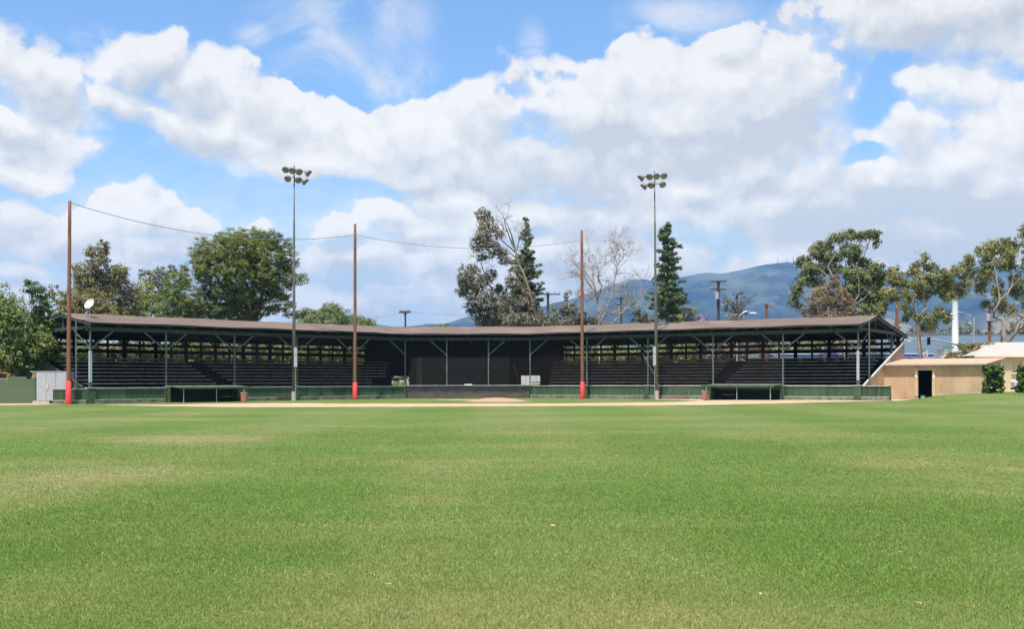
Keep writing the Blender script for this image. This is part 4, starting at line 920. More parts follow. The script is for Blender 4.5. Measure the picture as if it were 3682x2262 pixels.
# street lights
def streetlight(px, py, Y, tip, lab):
    c = P(px, 0, Y); c.z = 0; tp = P(px, py, Y); t_ = thing('street_light', c, lab, 'street light', 'curved arm street lights')
    b = MB(); b.tube([c, tp+Vector((0, 0, .3))], [.14, .09], 10); b.build('pole', M['galv'], t_)
    e_ = P(*tip, Y); pts = [tp.lerp(e_, k/8)+Vector((0, 0, .55*math.sin(k/8*math.pi))) for k in range(9)]
    b = MB(); b.tube(pts, .055, 6); b.build('arm', M['galv'], t_)
    s_ = 1 if e_.x > tp.x else -1; b = MB(); b.tube([e_-Vector((s_*.3, 0, 0)), e_, e_+Vector((s_*.35, 0, -.02)), e_+Vector((s_*.6, 0, -.05))], [.07, .15, .14, .05], 8); b.build('lamp', M['white'], t_)
streetlight(3502, 1152, 134, (3422, 1131), 'grey street light with long curved arm left of the brown utility pole at the right')
streetlight(2650, 1150, 138, (2705, 1127), 'grey street light whose lamp shows above the roof near the bare stump tree')
# signal mast arm
ys_ = 133.; c = P(3490, 0, ys_); c.z = 0; t_ = thing('traffic_signal', c, 'long curved traffic signal arm with black three lamp signal over the street', 'traffic signal')
b = MB(); b.tube([c, P(3490, 1262, ys_)], .16, 10); b.build('pole', M['galv'], t_)
pts = [P(x, y, ys_) for x, y in ((3490, 1255), (3450, 1243), (3400, 1229), (3360, 1222), (3320, 1221), (3260, 1222), (3236, 1223))]; b = MB(); b.tube(pts, [.13, .12, .10, .085, .08, .07, .06], 8); b.build('arm', M['galv'], t_, smooth=True)
c = P(3338, 1227, ys_); b = MB(); b.box(c+Vector((0, -.12, 0)), (.30, .2, .86)); hd = b.build('signal_head', M['black'], t_)
for k, cl in enumerate(((.25, .02, .02), (.25, .14, .02), (.02, .2, .1))):
    q = c+Vector((0, -.23, .28-.28*k)); b = MB(); b.tube([q, q+Vector((0, -.02, 0))], .09, 12); b.build('signal_lens', mat('signal_lens', cl, .4), hd)
    b = MB(); b.tube([q+Vector((0, .0, .02)), q+Vector((0, -.22, .03))], [.12, .12], 12, False); b.build('hood', M['black'], hd)
c = P(3268, 1221, ys_)+Vector((0, -.12, 0)); b = MB(); b.box(c, (.42, .03, .50)); sg = b.build('arrow_sign', M['white'], t_)
b = MB(); b.beam(c+Vector((-.12, -.022, -.12)), c+Vector((-.12, -.022, .14)), .012, .0); 
b = MB()
for q0, q1 in (((.10, -.16), (.10, .12)), ((.125, .12), (-.10, .12)), ((-.10, .145), (-.10, -.02))): b.beam(c+Vector((q0[0], -.022, q0[1])), c+Vector((q1[0], -.022, q1[1])), .05, .012) if q0[0] != q1[0] else b.box(c+Vector((q0[0], -.022, (q0[1]+q1[1])/2)), (.05, .012, abs(q1[1]-q0[1])))
b.build('arrow', M['black'], sg)
c = P(3410, 1249, ys_)+Vector((0, -.1, 0)); b = MB(); b.box(c, (1.15, .04, .26)); sg = b.build('street_name_sign', M['sign_green'], t_)
fc = bpy.data.curves.new('lettering', 'FONT'); fc.body = 'N. Fourth St'; fc.size = .2; fc.align_x = 'CENTER'; fc.align_y = 'CENTER'
fo = bpy.data.objects.new('tmp_text', fc); COL.objects.link(fo); bpy.context.view_layer.update()
me = bpy.data.meshes.new_from_object(fo.evaluated_get(bpy.context.evaluated_depsgraph_get())); bpy.data.objects.remove(fo)
for v_ in me.vertices: x, y, z = v_.co; v_.co = (x+c.x-BASE[sg.name].x, c.y-.03-BASE[sg.name].y, y+c.z-BASE[sg.name].z)
me.materials.clear(); me.materials.append(M['white']); o = bpy.data.objects.new('lettering', me); COL.objects.link(o); o.parent = sg
for py0, py1 in ((1236, 1250), (1246, 1257), (1220, 1232)):
    b = MB(); b.tube(sag(P(3120, py0, 136), P(3620, py1-12, 136), .6), .025, 4)
    tag(b.build('power_line', M['cable'], loc=P(3120, py0, 136)), {1236: 'dark cable crossing in front of the metal roof just above the street sign', 1246: 'dark cable crossing low in front of the metal roof behind the street sign', 1220: 'thin cable crossing high over the metal roof behind the traffic signal'}[py0], 'cable', 'cables over the street')
# utility poles
def upole(px, py, Y, r_, arms, lab, mt='pole_dark', extra=None, foot=1400):
    c = P(px, 0, Y); c.z = 0; t_ = thing('utility_pole', c, lab, 'utility pole', 'utility poles beyond the grandstand'); tp = P(px, py, Y)
    b = MB(); b.tube([c, tp], [r_*1.25, r_], 10); b.build('pole', M[mt], t_)
    for x0, y0, x1, y1 in arms:
        a_, e_ = P(x0, y0, Y)+Vector((0, -.2, 0)), P(x1, y1, Y)+Vector((0, -.2, 0)); b = MB(); b.beam(a_, e_, .12, .14); ar = b.build('crossarm', M[mt], t_)
        for q in (.06, .28, .72, .94): p_ = a_.lerp(e_, q); b = MB(); b.tube([p_+Vector((0, 0, .06)), p_+Vector((0, 0, .28))], [.05, .07], 8); b.build('insulator', M['cab'], ar)
        if x0 < px-12 and x1 > px+12:
            for e2 in (-1, 1): b = MB(); b.beam(P(px+e2*11, (y0+y1)/2+1, Y)+Vector((0, -.2, 0)), P(px, (y0+y1)/2+11, Y)+Vector((0, -.2, 0)), .05, .05); b.build('brace', M[mt], t_)
    if extra: 
        q = P(*extra, Y)+Vector((0, -.4, 0)); b = MB(); b.tube([q-Vector((0, 0, .5)), q+Vector((0, 0, .4))], .26, 12); b.build('transformer', M['cab'], t_)
    return tp
upole(1458, 1119, 175, .13, [(1435, 1125, 1479, 1124), (1438, 1121, 1476, 1120)], 'small dark utility pole with crossarm above the centre of the roof')
upole(1971, 1052, 150, .16, [(1943, 1058, 2016, 1059)], 'dark utility pole with one wide crossarm beside the leaning gum tree', extra=None)
upole(2584, 1009, 145, .17, [(2552, 1013, 2612, 1011), (2555, 1040, 2611, 1041)], 'utility pole with two crossarms and transformer in front of the mountain', extra=(2577, 1062))
upole(2757, 1093, 140, .17, [(2746, 1093, 2779, 1105)], 'reddish wooden pole with a short tilted crossarm above the roof', 'wood_pole')
upole(2234, 1068, 160, .13, [(2212, 1073, 2258, 1073), (2218, 1096, 2252, 1096)], 'thin utility pole among the branches of the leafless tree')
upole(3226, 1060, 146, .20, [], 'bare brown wooden pole behind the gable end of the roof', 'wood_pole')
upole(3559, 1097, 140, .17, [(3537, 1100, 3582, 1098), (3542, 1118, 3571, 1119), (3545, 1157, 3584, 1155)], 'brown utility pole with three crossarms above the white roofed house', 'wood_pole', extra=(3549, 1140))
for a_, c_, lab in ((P(1457, 1121, 175), P(1200, 1145, 175), 'thin power line running left from the small central utility pole'), (P(1477, 1121, 175), P(1960, 1124, 172), 'thin power line running right from the small central utility pole'), (P(2779, 1108, 140), P(3000, 1150, 140), 'thin power line falling right from the tilted crossarm pole'), (P(2760, 1108, 140), P(2610, 1152, 140), 'thin power line falling left from the tilted crossarm pole'), (P(2612, 1034, 145), P(3100, 1052, 145), 'thin power line crossing the mountain from the transformer pole')):
    b = MB(); b.tube(sag(a_, c_, .5), .016, 4); tag(b.build('power_line', M['cable'], loc=a_), lab, 'cable', 'power lines between utility poles')
# white van and far building seen through the gaps behind home plate
yv = 134.; c = P(1915, 0, yv); c.z = 0; t_ = thing('van', c, 'white van seen through the right passage under the grandstand', 'van')
def car(t_, c, L_, col, h=2.0):
    pr = [(-L_/2, .45), (-L_/2+.05, 1.0), (-L_/2+.9, 1.18), (-L_/2+1.7, h), (L_/2-.1, h), (L_/2, 1.1), (L_/2, .42)]
    b = MB(); b.prism([c+Vector((x, -.9, z)) for x, z in pr], (0, 1.8, 0)); b.build('body', col, t_)
    b = MB(); b.prism([c+Vector((x, -.915, z)) for x, z in ((-L_/2+1.15, 1.22), (-L_/2+1.8, h-.15), (-.2, h-.15), (-.2, 1.22))], (0, .03, 0)); b.build('side_window', M['win'], t_)
    b = MB(); b.box(c+Vector((L_/2-1.1, -.905, 1.45)), (1.0, .02, .08)); b.build('side_trim', M['steel'], t_)
    for q in (-L_/2+.95, L_/2-1.0):
        b = MB(); b.tube([c+Vector((q, -.95, .36)), c+Vector((q, -.70, .36))], .36, 18); wh = b.build('wheel', M['tyre'], t_)
        b = MB(); b.tube([c+Vector((q, -.97, .36)), c+Vector((q, -.93, .36))], .2, 12); b.build('rim', M['galv'], wh)
    b = MB(); b.box(c+Vector((-L_/2+.02, -.7, .85)), (.08, .3, .18)); b.build('headlight', M['cab'], t_)
car(t_, c+Vector((-1.35, 0, 0)), 5.6, M['white'], 2.3)
t_ = thing('far_building', (P(1436, 0, 200).x, 200, 0), 'pale distant building seen through the left passage under the grandstand', 'building')
x0, x1 = P(1380, 0, 200).x, P(1500, 0, 200).x
b = MB(); b.box(((x0+x1)/2, 203, 1.9), (x1-x0, 6, 3.8)); b.build('wall', M['cab'], t_)
for k in range(5): b = MB(); b.box((x0+.8+k*1.1, 199.96, 1.2), (.4, .1, 1.7)); b.build('door', M['cream'], t_)
b = MB(); b.box(((x0+x1)/2, 203, 3.9), (x1-x0+.6, 6.6, .2)); b.build('roof', M['wroof'], t_)

# ================================================================== foliage
def leaf_quads(c, nrm_, tan, L_, W_):
    b_ = np.cross(nrm_, tan); b_ /= np.linalg.norm(b_, axis=1, keepdims=True)+1e-9
    v = np.stack([c+tan*L_[:, None], c+b_*W_[:, None], c-tan*L_[:, None]*.8, c-b_*W_[:, None]], 1)
    return v.reshape(-1, 3)
def unit(a): return a/(np.linalg.norm(a, axis=1, keepdims=True)+1e-9)
def crown_pts(clumps, puff, n_puff, n_leaf, size, droop=0., flat=.75, shell=.55, asp=.46, up=.5):
    V = []
    for (cx, cy, cz, rx, ry, rz) in clumps:
        area = (rx*rz+rx*ry+ry*rz)*4.2; k = max(3, int(n_puff*2.3*area/(puff*puff*6)))
        dr = unit(rng.normal(size=(k, 3))); rho = shell+(1-shell)*rng.random(k)**.7; rho[rng.random(k) < .22] *= .6
        lump = 1+.16*(fbm(dr[:, 0]*2.3+cx, dr[:, 2]*2.3+cz)-.5)*2
        pc = np.array([cx, cy, cz])+dr*rho[:, None]*lump[:, None]*np.array([rx, ry, rz])
        pr = puff*rng.uniform(.55, 1.35, k); m_ = n_leaf
        ld = unit(rng.normal(size=(k*m_, 3))); rr_ = rng.random(k*m_)**.45
        off = ld*rr_[:, None]*np.repeat(pr, m_)[:, None]*np.array([1, 1, flat])
        if droop: off[:, 2] -= droop*np.abs(rng.normal(size=k*m_))*np.repeat(pr, m_)
        c = np.repeat(pc, m_, 0)+off
        nm = unit(ld*.7+np.repeat(dr, m_, 0)*.5+rng.normal(size=(k*m_, 3))*.45+np.array([0, 0, up]))
        t_ = rng.normal(size=(k*m_, 3)); 
        if droop: t_ = t_*.5+np.array([0, 0, -1.])
        t_ = unit(t_-nm*(t_*nm).sum(1, keepdims=True))
        s_ = size*1.3*rng.uniform(.6, 1.4, k*m_); V.append(leaf_quads(c, nm, t_, s_, s_*asp))
    return np.concatenate(V)
def tree(name, lab, cat, base_px, Y, clumps_px, lm, bark, puff=.55, n_puff=1.6, n_leaf=26, size=.13, trunk_r=.35, thick=.8, group=None, fork=None, limbs=True, dy=0., extra_sets=(), **kw):
    "clumps_px: (px, py, rx, ry) in photo pixels at depth Y, with real depth of their own"
    m_ = F/Y; cl = []
    for q in clumps_px:
        px, py, rx, ry = q[:4]; y = Y+(rng.uniform(-1, 1)*max(1.2, rx/m_*.9))*(1 if len(q) < 5 else 0)+(q[4] if len(q) > 4 else 0)
        c = P(px, py, Y); cl.append((c.x, y, c.z, rx/m_, rx/m_*thick, ry/m_))
    b0 = P(base_px, 1400, Y); b0.z = 0
    t_ = thing(name, b0, lab, cat, group)
    v = crown_pts(cl, puff, n_puff, n_leaf, size, **kw)
    np_mesh('crown', v, np.arange(len(v)).reshape(-1, 4), lm, t_, smooth=False)
    for nm2, cp2, lm2, kw2 in extra_sets:
        cl2 = [(P(q[0], q[1], Y).x, Y+rng.uniform(-2, 0), P(q[0], q[1], Y).z, q[2]/m_, q[2]/m_*.8, q[3]/m_) for q in cp2]
        v = crown_pts(cl2, **kw2); np_mesh(nm2, v, np.arange(len(v)).reshape(-1, 4), lm2, t_, smooth=False)
    b = MB()
    if fork is None: fork = (base_px, max(q[1] for q in clumps_px))
    fk = P(fork[0], fork[1], Y) if fork[1] < 1370 else Vector((P(fork[0], 0, Y).x, Y, 2.))
    mid = b0.lerp(fk, .5)+Vector((rng.uniform(-.2, .2), 0, 0)); b.tube([b0, mid, fk], [trunk_r, trunk_r*.85, trunk_r*.7], 10)
    if limbs:
        for (x, y, z, rx, ry, rz) in sorted(cl, key=lambda q: -q[3])[:16]:
            e_ = Vector((x, y, z)); L_ = (e_-fk).length
            if L_ < .5: continue
            m1 = fk.lerp(e_, .35)+Vector((rng.uniform(-.1, .1)*L_, 0, rng.uniform(-.02, .12)*L_)); m2 = fk.lerp(e_, .7)+Vector((rng.uniform(-.08, .08)*L_, rng.uniform(-.08, .08)*L_, rng.uniform(-.02, .1)*L_))
            r0 = trunk_r*.34*min(1, .35+rx/3); b.tube([fk, m1, m2, e_], [r0, r0*.7, r0*.45, r0*.22], 6)
            for k in range(5):
                dr = Vector(rng.normal(size=3)).normalized(); a_ = m2.lerp(e_, rng.random()); q = e_+Vector((dr.x*rx, dr.y*ry, dr.z*rz))*.85; b.tube([a_, a_.lerp(q, .5)+Vector((0, 0, .1)), q], [r0*.28, r0*.18, r0*.06+.01], 5, False)
    b.build('trunk', bark, t_, smooth=True)
    return t_
LM = {}
LM['ficus'] = leaf_mat('leaf_dark_glossy', ((.047, .101, .024), (.101, .169, .038), (.297, .324, .095)), .2, .5, .45)
LM['pine'] = leaf_mat('needles_green', ((.050, .088, .014), (.13, .170, .025), (.31, .31, .06)), .22, .5)
LM['olive'] = leaf_mat('leaf_olive_brown', ((.115, .115, .047), (.216, .196, .078), (.378, .311, .149)), .25, .35)
LM['lime'] = leaf_mat('leaf_light_green', ((.138, .188, .044), (.250, .288, .088), (.400, .400, .175)), .3, .4)
LM['russet'] = leaf_mat('leaf_pinkish_brown', ((.160, .105, .065), (.270, .180, .110), (.380, .270, .180)), .25, .5)
LM['gum'] = leaf_mat('leaf_gum_green', ((.085, .111, .046), (.163, .189, .065), (.325, .325, .130)), .25, .35)
LM['gum2'] = leaf_mat('leaf_gum_grey_brown', ((.100, .098, .066), (.190, .175, .120), (.36, .32, .24)), .2, .45)
LM['gumy'] = leaf_mat('leaf_gum_yellow_green', ((.120, .132, .042), (.228, .228, .078), (.408, .372, .156)), .28, .4)
LM['conif'] = leaf_mat('needles_blue_green', ((.045, .090, .042), (.098, .158, .063), (.255, .300, .128)), .15, .6)
LM['willow'] = leaf_mat('leaf_willow_green', ((.091, .143, .039), (.182, .234, .078), (.325, .351, .143)), .3, .4)
LM['dry'] = leaf_mat('dry_bush_brown', ((.130, .100, .060), (.240, .180, .120), (.360, .280, .200)), .2, .6)
LM['purple'] = leaf_mat('jacaranda_bloom', ((.200, .170, .320), (.360, .300, .520), (.500, .440, .680)), .3, .8)
LM['ivy'] = leaf_mat('leaf_ivy', ((.025, .065, .014), (.07, .13, .024), (.26, .34, .06)), .15, 1.2, .35)
LM['bloom'] = leaf_mat('leaf_and_red_bloom', ((.100, .130, .035), (.220, .210, .070), (.450, .200, .120)), .25, 1.0)
# ---- left
tree('broadleaf_tree', 'dense dark green tree with upright shoots behind the block wall at the left edge', 'tree', 110, 91, [(55,1185,95,75),(20,1240,90,90),(150,1110,52,80),(135,1050,28,36),(165,1180,62,80),(60,1280,110,60),(150,1270,68,60),(105,1215,80,90),(185,1220,34,50),(-60,1220,100,110),(10,1130,55,40),(205,1160,14,26),(118,1028,9,22),(150,1035,9,18)], LM['ficus'], M['bark'], puff=.34, n_puff=1.3, n_leaf=30, size=.095, up=.7, trunk_r=.3, thick=.5)
tree('pale_feathery_tree', 'pale yellow green feathery tree at the far left edge', 'tree', -10, 140, [(-20,1060,60,50),(30,1090,50,45),(20,1150,70,60),(60,1140,30,50)], LM['lime'], M['bark'], puff=.6, n_puff=1.2, n_leaf=24, size=.13, droop=.5)
tree('olive_brown_tree', 'tall olive brown tree rising behind the leftmost wooden pole', 'tree', 350, 136, [(355,930,48,52),(300,985,60,50),(400,990,55,50),(340,1020,85,60),(285,1060,60,55),(420,1060,48,50),(350,1095,100,50),(440,985,36,28),(380,890,26,26),(270,1110,60,60),(400,1140,90,50),(300,1160,90,50),(322,905,22,20)], LM['olive'], M['bark'], puff=.4, n_puff=1.25, n_leaf=28, size=.095, fork=(350, 1110), trunk_r=.4)
tree('sparse_thorn_tree', 'thin brownish tree in the gap left of the leftmost wooden pole', 'tree', 235, 130, [(200,1045,26,24),(215,1085,34,34),(240,1130,40,40),(230,1180,60,50)], LM['olive'], M['bark'], puff=.35, n_puff=.7, n_leaf=18, size=.11, trunk_r=.15)
tree('russet_tree', 'pinkish brown tree right of the olive brown tree', 'tree', 455, 138, [(450,1030,36,34),(465,1075,40,46),(440,1115,44,40),(480,1150,50,50)], LM['russet'], M['bark'], puff=.4, n_puff=.8, n_leaf=20, size=.11, trunk_r=.2)
tree('sparse_brown_tree', 'sparse brown topped tree left of the big pine', 'tree', 575, 150, [(560,975,34,22),(600,968,28,18),(530,990,22,22),(585,1010,46,30),(560,1050,50,40)], LM['gum2'], M['bark'], puff=.35, n_puff=.75, n_leaf=18, size=.12, trunk_r=.2)
tree('light_green_tree', 'soft light green tree in front of the roof left of the pines', 'tree', 515, 142, [(520,1040,50,36),(490,1085,46,40),(545,1100,58,46),(520,1150,90,50)], LM['lime'], M['bark'], puff=.5, n_puff=1.1, n_leaf=24, size=.12, droop=.3, trunk_r=.2)
tree('pine_tree', 'smaller rounded green pine left of the big pine', 'tree', 660, 133, [(655,975,24,30),(650,1010,58,40),(610,1050,52,44),(680,1060,60,50),(640,1100,70,44),(700,1110,50,44),(600,1110,40,40),(650,1160,90,50)], LM['pine'], M['bark'], puff=.42, n_puff=1.5, n_leaf=40, size=.085, asp=.3, flat=.65, up=.9, trunk_r=.3, group='pine trees behind the left wing')
bigp = [(760,905,68,55,-1.5),(735,935,60,50,0),(830,865,70,42,0),(900,850,75,38,1),(965,860,60,42,0),(1010,885,48,45,0),(870,900,90,60,-2.5),(960,930,75,60,-2),(790,960,80,60,-3),(880,985,75,55,-3.5),(980,1000,60,50,-2.5),(740,995,45,40,0),(1030,930,42,50,1),(1040,990,34,44,0),(830,1050,50,40,-3),(910,1060,42,40,-3),(1010,1060,40,22,0),(1060,1010,26,20,0),(1090,1000,22,24,0),(960,1110,60,30,0),(1020,1100,44,22,0),(740,1080,60,46,-1),(800,1110,70,38,-2),(880,1135,46,24,-2),(1060,1130,42,16,0),(1090,1120,26,14,1),(820,1150,110,36,0),(860,1095,60,34,-1),(930,1090,44,26,0),(770,1040,60,40,-1),(920,940,60,50,0),(850,950,70,50,1),(690,1140,60,40,0),(1010,960,50,50,1),(960,1040,60,40,1),(900,1000,110,100,1.5),(800,1070,80,70,1.5),(1000,1030,50,60,1.5)]
tree('pine_tree', 'big round crowned green pine tree behind the left floodlight pole', 'tree', 915, 137, bigp, LM['pine'], M['bark'], puff=.42, n_puff=1.45, n_leaf=42, size=.085, asp=.3, flat=.6, up=1.0, shell=.6, fork=(915, 1160), trunk_r=.55, group='pine trees behind the left wing')
tree('willow_tree', 'low soft green willow between the left floodlight pole and the middle wooden pole', 'tree', 1180, 145, [(1190,1105,46,24),(1150,1125,44,24),(1225,1128,50,26),(1110,1140,34,16),(1270,1142,40,16),(1320,1152,34,12),(1180,1165,110,40),(1290,1175,70,30)], LM['willow'], M['bark'], puff=.42, n_puff=1.3, n_leaf=32, size=.085, droop=.7, trunk_r=.25)
tree('bush', 'small green bush top just showing above the centre of the roof', 'bush', 1598, 160, [(1570,1178,26,7),(1600,1173,20,7),(1590,1185,40,10)], LM['pine'], M['bark'], puff=.35, n_puff=1., size=.1, trunk_r=.1)
# ---- centre
gum1 = [(1738,762,32,24),(1752,800,40,34),(1742,850,40,36),(1715,875,26,32),(1765,885,36,26),(1790,830,24,22),(1790,905,36,18),(1740,925,22,18),(1815,930,24,14),(1690,965,40,26),(1670,1000,38,34),(1720,1010,44,34),(1760,985,34,26),(1680,1045,48,28),(1735,1070,50,34),(1700,1100,40,30),(1790,1050,40,40),(1745,1130,60,30),(1820,1100,50,46),(1780,1155,80,34),(1860,1150,70,30),(1920,1130,50,40),(1960,1150,50,30),(1840,1010,30,26),(1890,1075,40,40),(1900,1140,50,34,1),(1860,1110,50,34,1.5),(1840,1165,90,22,1),(1930,1165,60,22,1),(1780,1110,50,34)]
gt = tree('leaning_gum_tree', 'tall leaning eucalyptus with grey brown leaves and bare top branches', 'tree', 1925, 134, gum1, LM['gum2'], M['pale_bark'], puff=.36, n_puff=1.1, n_leaf=24, size=.10, droop=.5, fork=(1925, 1130), trunk_r=.33, limbs=False)
def limbmesh(lines, Y, root, name='limb', mt='pale_bark', twigs=0, tw=.5, seed=1, jit=.6, rs=1.):
    r2 = random.Random(seed); b = MB(); m_ = F/Y
    for ln in lines:
        pts = [P(x, y, Y)+Vector((0, r2.uniform(-jit, jit), 0)) for x, y, w in ln]; rd = [w/m_/2*rs for x, y, w in ln]
        fine = []; fr_ = []
        for k in range(len(pts)-1):
            for j in range(3): t = j/3; fine.append(pts[k].lerp(pts[k+1], t)+Vector((r2.uniform(-.05, .05), 0, r2.uniform(-.05, .05)))*(j > 0)); fr_.append(rd[k]*(1-t)+rd[k+1]*t)
        fine.append(pts[-1]); fr_.append(rd[-1]); b.tube(fine, fr_, 7)
        for k in range(twigs):
            i = r2.randrange(len(fine)//3, len(fine)); p_ = fine[i]; dr = Vector((r2.uniform(-1, 1), r2.uniform(-.7, .7), r2.uniform(-.25, 1))).normalized(); L_ = tw*r2.uniform(.5, 1.6)
            stack = [(p_, dr, L_, min(fr_[i]*.6, .035), 3)]
            while stack:
                q, dd, l_, r_, dep = stack.pop(); q1 = q+dd*l_*.5+Vector((r2.uniform(-.1, .1), r2.uniform(-.1, .1), r2.uniform(-.05, .12)))*l_; q2 = q1+dd*l_*.5+Vector((r2.uniform(-.2, .2), r2.uniform(-.2, .2), r2.uniform(-.1, .2)))*l_
                b.tube([q, q1, q2], [r_, r_*.8, r_*.55], 4, False)
                if dep > 0:
                    for _ in range(2 if dep < 3 else 3):
                        nd = (dd+Vector((r2.uniform(-1, 1), r2.uniform(-.8, .8), r2.uniform(-.7, .8)))*.85).normalized(); stack.append((q1.lerp(q2, r2.random()), nd, l_*.68, max(r_*.6, .009), dep-1))
    return b.build(name, M[mt], root, smooth=True)
limbmesh([[(1935,1180,16),(1908,1060,13),(1885,990,12),(1862,940,11),(1850,880,8),(1835,830,5),(1805,770,3),(1790,750,1.5)],[(1850,890,7),(1832,850,5),(1815,800,4),(1830,760,1.5)],[(1853,905,6),(1800,860,5),(1780,815,4),(1750,790,2)],[(1860,930,7),(1825,900,5),(1770,870,4),(1745,840,2)],[(1895,1020,7),(1850,960,5),(1800,920,4),(1760,915,2)],
  [(1850,1130,8),(1790,1060,7),(1755,1020,6),(1735,960,4),(1720,920,2)],[(1760,1025,6),(1710,1010,4),(1680,970,2)],[(1790,1060,6),(1735,1030,4),(1690,1060,2)],[(1905,1120,8),(1885,1050,6),(1860,1000,4),(1840,970,2)],[(1860,900,5),(1868,850,3),(1855,810,1.5)],[(1862,920,4),(1880,870,2.5),(1870,830,1.3)],[(1840,1130,5),(1820,1095,4),(1800,1070,2)]], 134, gt, 'limb', twigs=6, tw=.6, seed=3, rs=.85)
def conifer(name, lab, px, pyt, pyb, Y, widths, lm, dens=1., seed=1, shift=None, gap=.2):
    "tiers of tufted branches; widths: half width in pixels against height (py)"
    r2 = random.Random(seed); m_ = F/Y; b0 = P(px, 0, Y); b0.z = 0; t_ = thing(name, b0, lab, 'tree', 'tufted conifers behind the roof'); top = P(px, pyt, Y)
    b = MB(); b.tube([b0, b0.lerp(top, .5), top], [.32, .2, .03], 8); cl = []
    ys = [w[0] for w in widths]; ws_ = [w[1] for w in widths]; py = pyt
    while py < pyb:
        hw = np.interp(py, ys, ws_)/m_; k = max(3, int(hw*4.6*dens)); a0 = r2.random()*6
        for i in range(k):
            if r2.random() < gap: continue
            a = a0+6.283*i/k+r2.uniform(-.4, .4); rr_ = hw*r2.uniform(.45, 1.22); z = P(px, py, Y).z+r2.uniform(-.25, .25)
            e_ = Vector((P(px, 0, Y).x+math.cos(a)*rr_, Y+math.sin(a)*rr_, z)); s_ = Vector((P(px, 0, Y).x, Y, z-rr_*.12)); mid = s_.lerp(e_, .6)-Vector((0, 0, rr_*.08))
            b.tube([s_, mid, e_], [.05, .035, .015], 5, False)
            for q in (1., .72, .45) if hw > .8 else (1., .5):
                p_ = s_.lerp(e_, q); sz = r2.uniform(.20, .36)*(1 if hw > .6 else .7); cl.append((p_.x+r2.uniform(-.1, .1), p_.y, p_.z+.08, sz, sz, sz*.72))
        py += 7.5*r2.uniform(.8, 1.25)/max(dens, .6)
    v = crown_pts(cl, .20, 1.15, 11, .14, shell=.2, asp=.22, up=.6, flat=.8)
    np_mesh('crown', v, np.arange(len(v)).reshape(-1, 4), lm, t_, smooth=False); b.build('trunk', M['bark'], t_, smooth=True); return t_
conifer('conifer_tree', 'narrow dark green conifer partly hidden by the leaning eucalyptus', 1893, 792, 1150, 140, [(792,6),(840,14),(875,24),(895,8),(905,14),(915,30),(960,52),(1000,45),(1040,66),(1080,58),(1150,62)], LM['conif'], 1.0, 5, gap=.30)
conifer('conifer_tree', 'tall dark green tufted conifer beside the right floodlight pole', 2402, 808, 1150, 138, [(808,8),(830,26),(860,36),(900,34),(940,38),(970,40),(1000,48),(1040,52),(1070,70),(1100,60),(1150,42)], LM['conif'], .85, 9, gap=.34)
bt = thing('bare_tree', P(2160, 1400, 138)*1 if False else Vector((P(2155, 0, 138).x, 138, 0)), 'leafless pale tree with twisting branches right of the rightmost wooden pole', 'tree')
limbmesh([[(2160,1390,14),(2155,1160,13),(2150,1080,11),(2140,1030,9),(2115,990,6),(2090,940,4),(2110,905,3),(2118,880,1.5)],[(2150,1080,9),(2165,1030,7),(2150,990,5),(2175,950,4),(2180,920,2)],[(2150,1060,8),(2110,1010,5),(2080,985,4),(2040,1000,2)],[(2112,985,4),(2070,950,3),(2045,960,1.5)],[(2155,1170,9),(2180,1110,7),(2205,1050,6),(2215,990,5.5),(2222,950,5),(2205,905,4),(2190,870,2)],[(2218,960,5),(2240,930,4),(2255,905,3),(2250,880,1.5)],[(2210,930,4),(2225,890,3),(2205,860,1.5)],[(2180,1110,5),(2160,1050,3.5),(2195,1020,2)],
  [(2200,1170,10),(2240,1120,8),(2280,1095,6),(2320,1110,3)],[(2240,1120,6),(2255,1060,4),(2250,1010,3),(2275,1000,1.5)],[(2245,1125,5),(2200,1130,4),(2170,1120,2)],[(2150,1090,6),(2105,1060,4),(2080,1070,2)],[(2280,1095,4),(2300,1060,2.5),(2310,1010,1.3)],[(2140,1030,4),(2130,970,3),(2150,930,1.5)]], 138, bt, 'trunk', 'twig' if False else 'bare', twigs=16, tw=.85, seed=11, rs=.72)
cl2 = [(P(q[0], q[1], 138).x, 138+rng.uniform(-1, 1), P(q[0], q[1], 138).z, q[2]/31, q[2]/31, q[3]/31) for q in ((2060,990,26,14),(2120,920,18,22),(2200,880,22,16),(2230,905,20,20),(2170,940,16,14),(2100,1060,40,30),(2260,1090,30,30),(2180,1060,30,40),(2090,1120,40,30),(2140,1150,50,20),(2240,1040,30,30))]
v = crown_pts(cl2, .30, .35, 9, .06, asp=.5); np_mesh('crown', v, np.arange(len(v)).reshape(-1, 4), LM['dry'], bt, smooth=False)
tree('scrub_tree', 'low dull olive scrubby tree between the leaning eucalyptus and the leafless tree', 'tree', 2035, 142, [(2010,1130,40,40),(2050,1110,30,40),(2070,1150,50,30),(1990,1165,60,30),(2110,1160,50,24),(2190,1170,40,16),(2300,1140,34,26),(2330,1155,40,20),(2040,1060,14,20)], LM['gum2'], M['bark'], puff=.4, n_puff=.9, n_leaf=20, size=.12, trunk_r=.2)
tree('jacaranda_tree', 'low jacaranda with pale green leaves and lilac blossom above the roof', 'tree', 2480, 150, [(2440,1140,36,18),(2475,1125,32,20),(2455,1155,60,16),(2420,1150,26,12)], LM['lime'], M['bark'], puff=.4, n_puff=1.0, n_leaf=22, size=.11, trunk_r=.18, extra_sets=[('blossom', [(2520,1142,30,12),(2500,1150,34,12),(2460,1118,26,8),(2400,1152,16,8)], LM['purple'], dict(puff=.3, n_puff=.9, n_leaf=16, size=.10))])
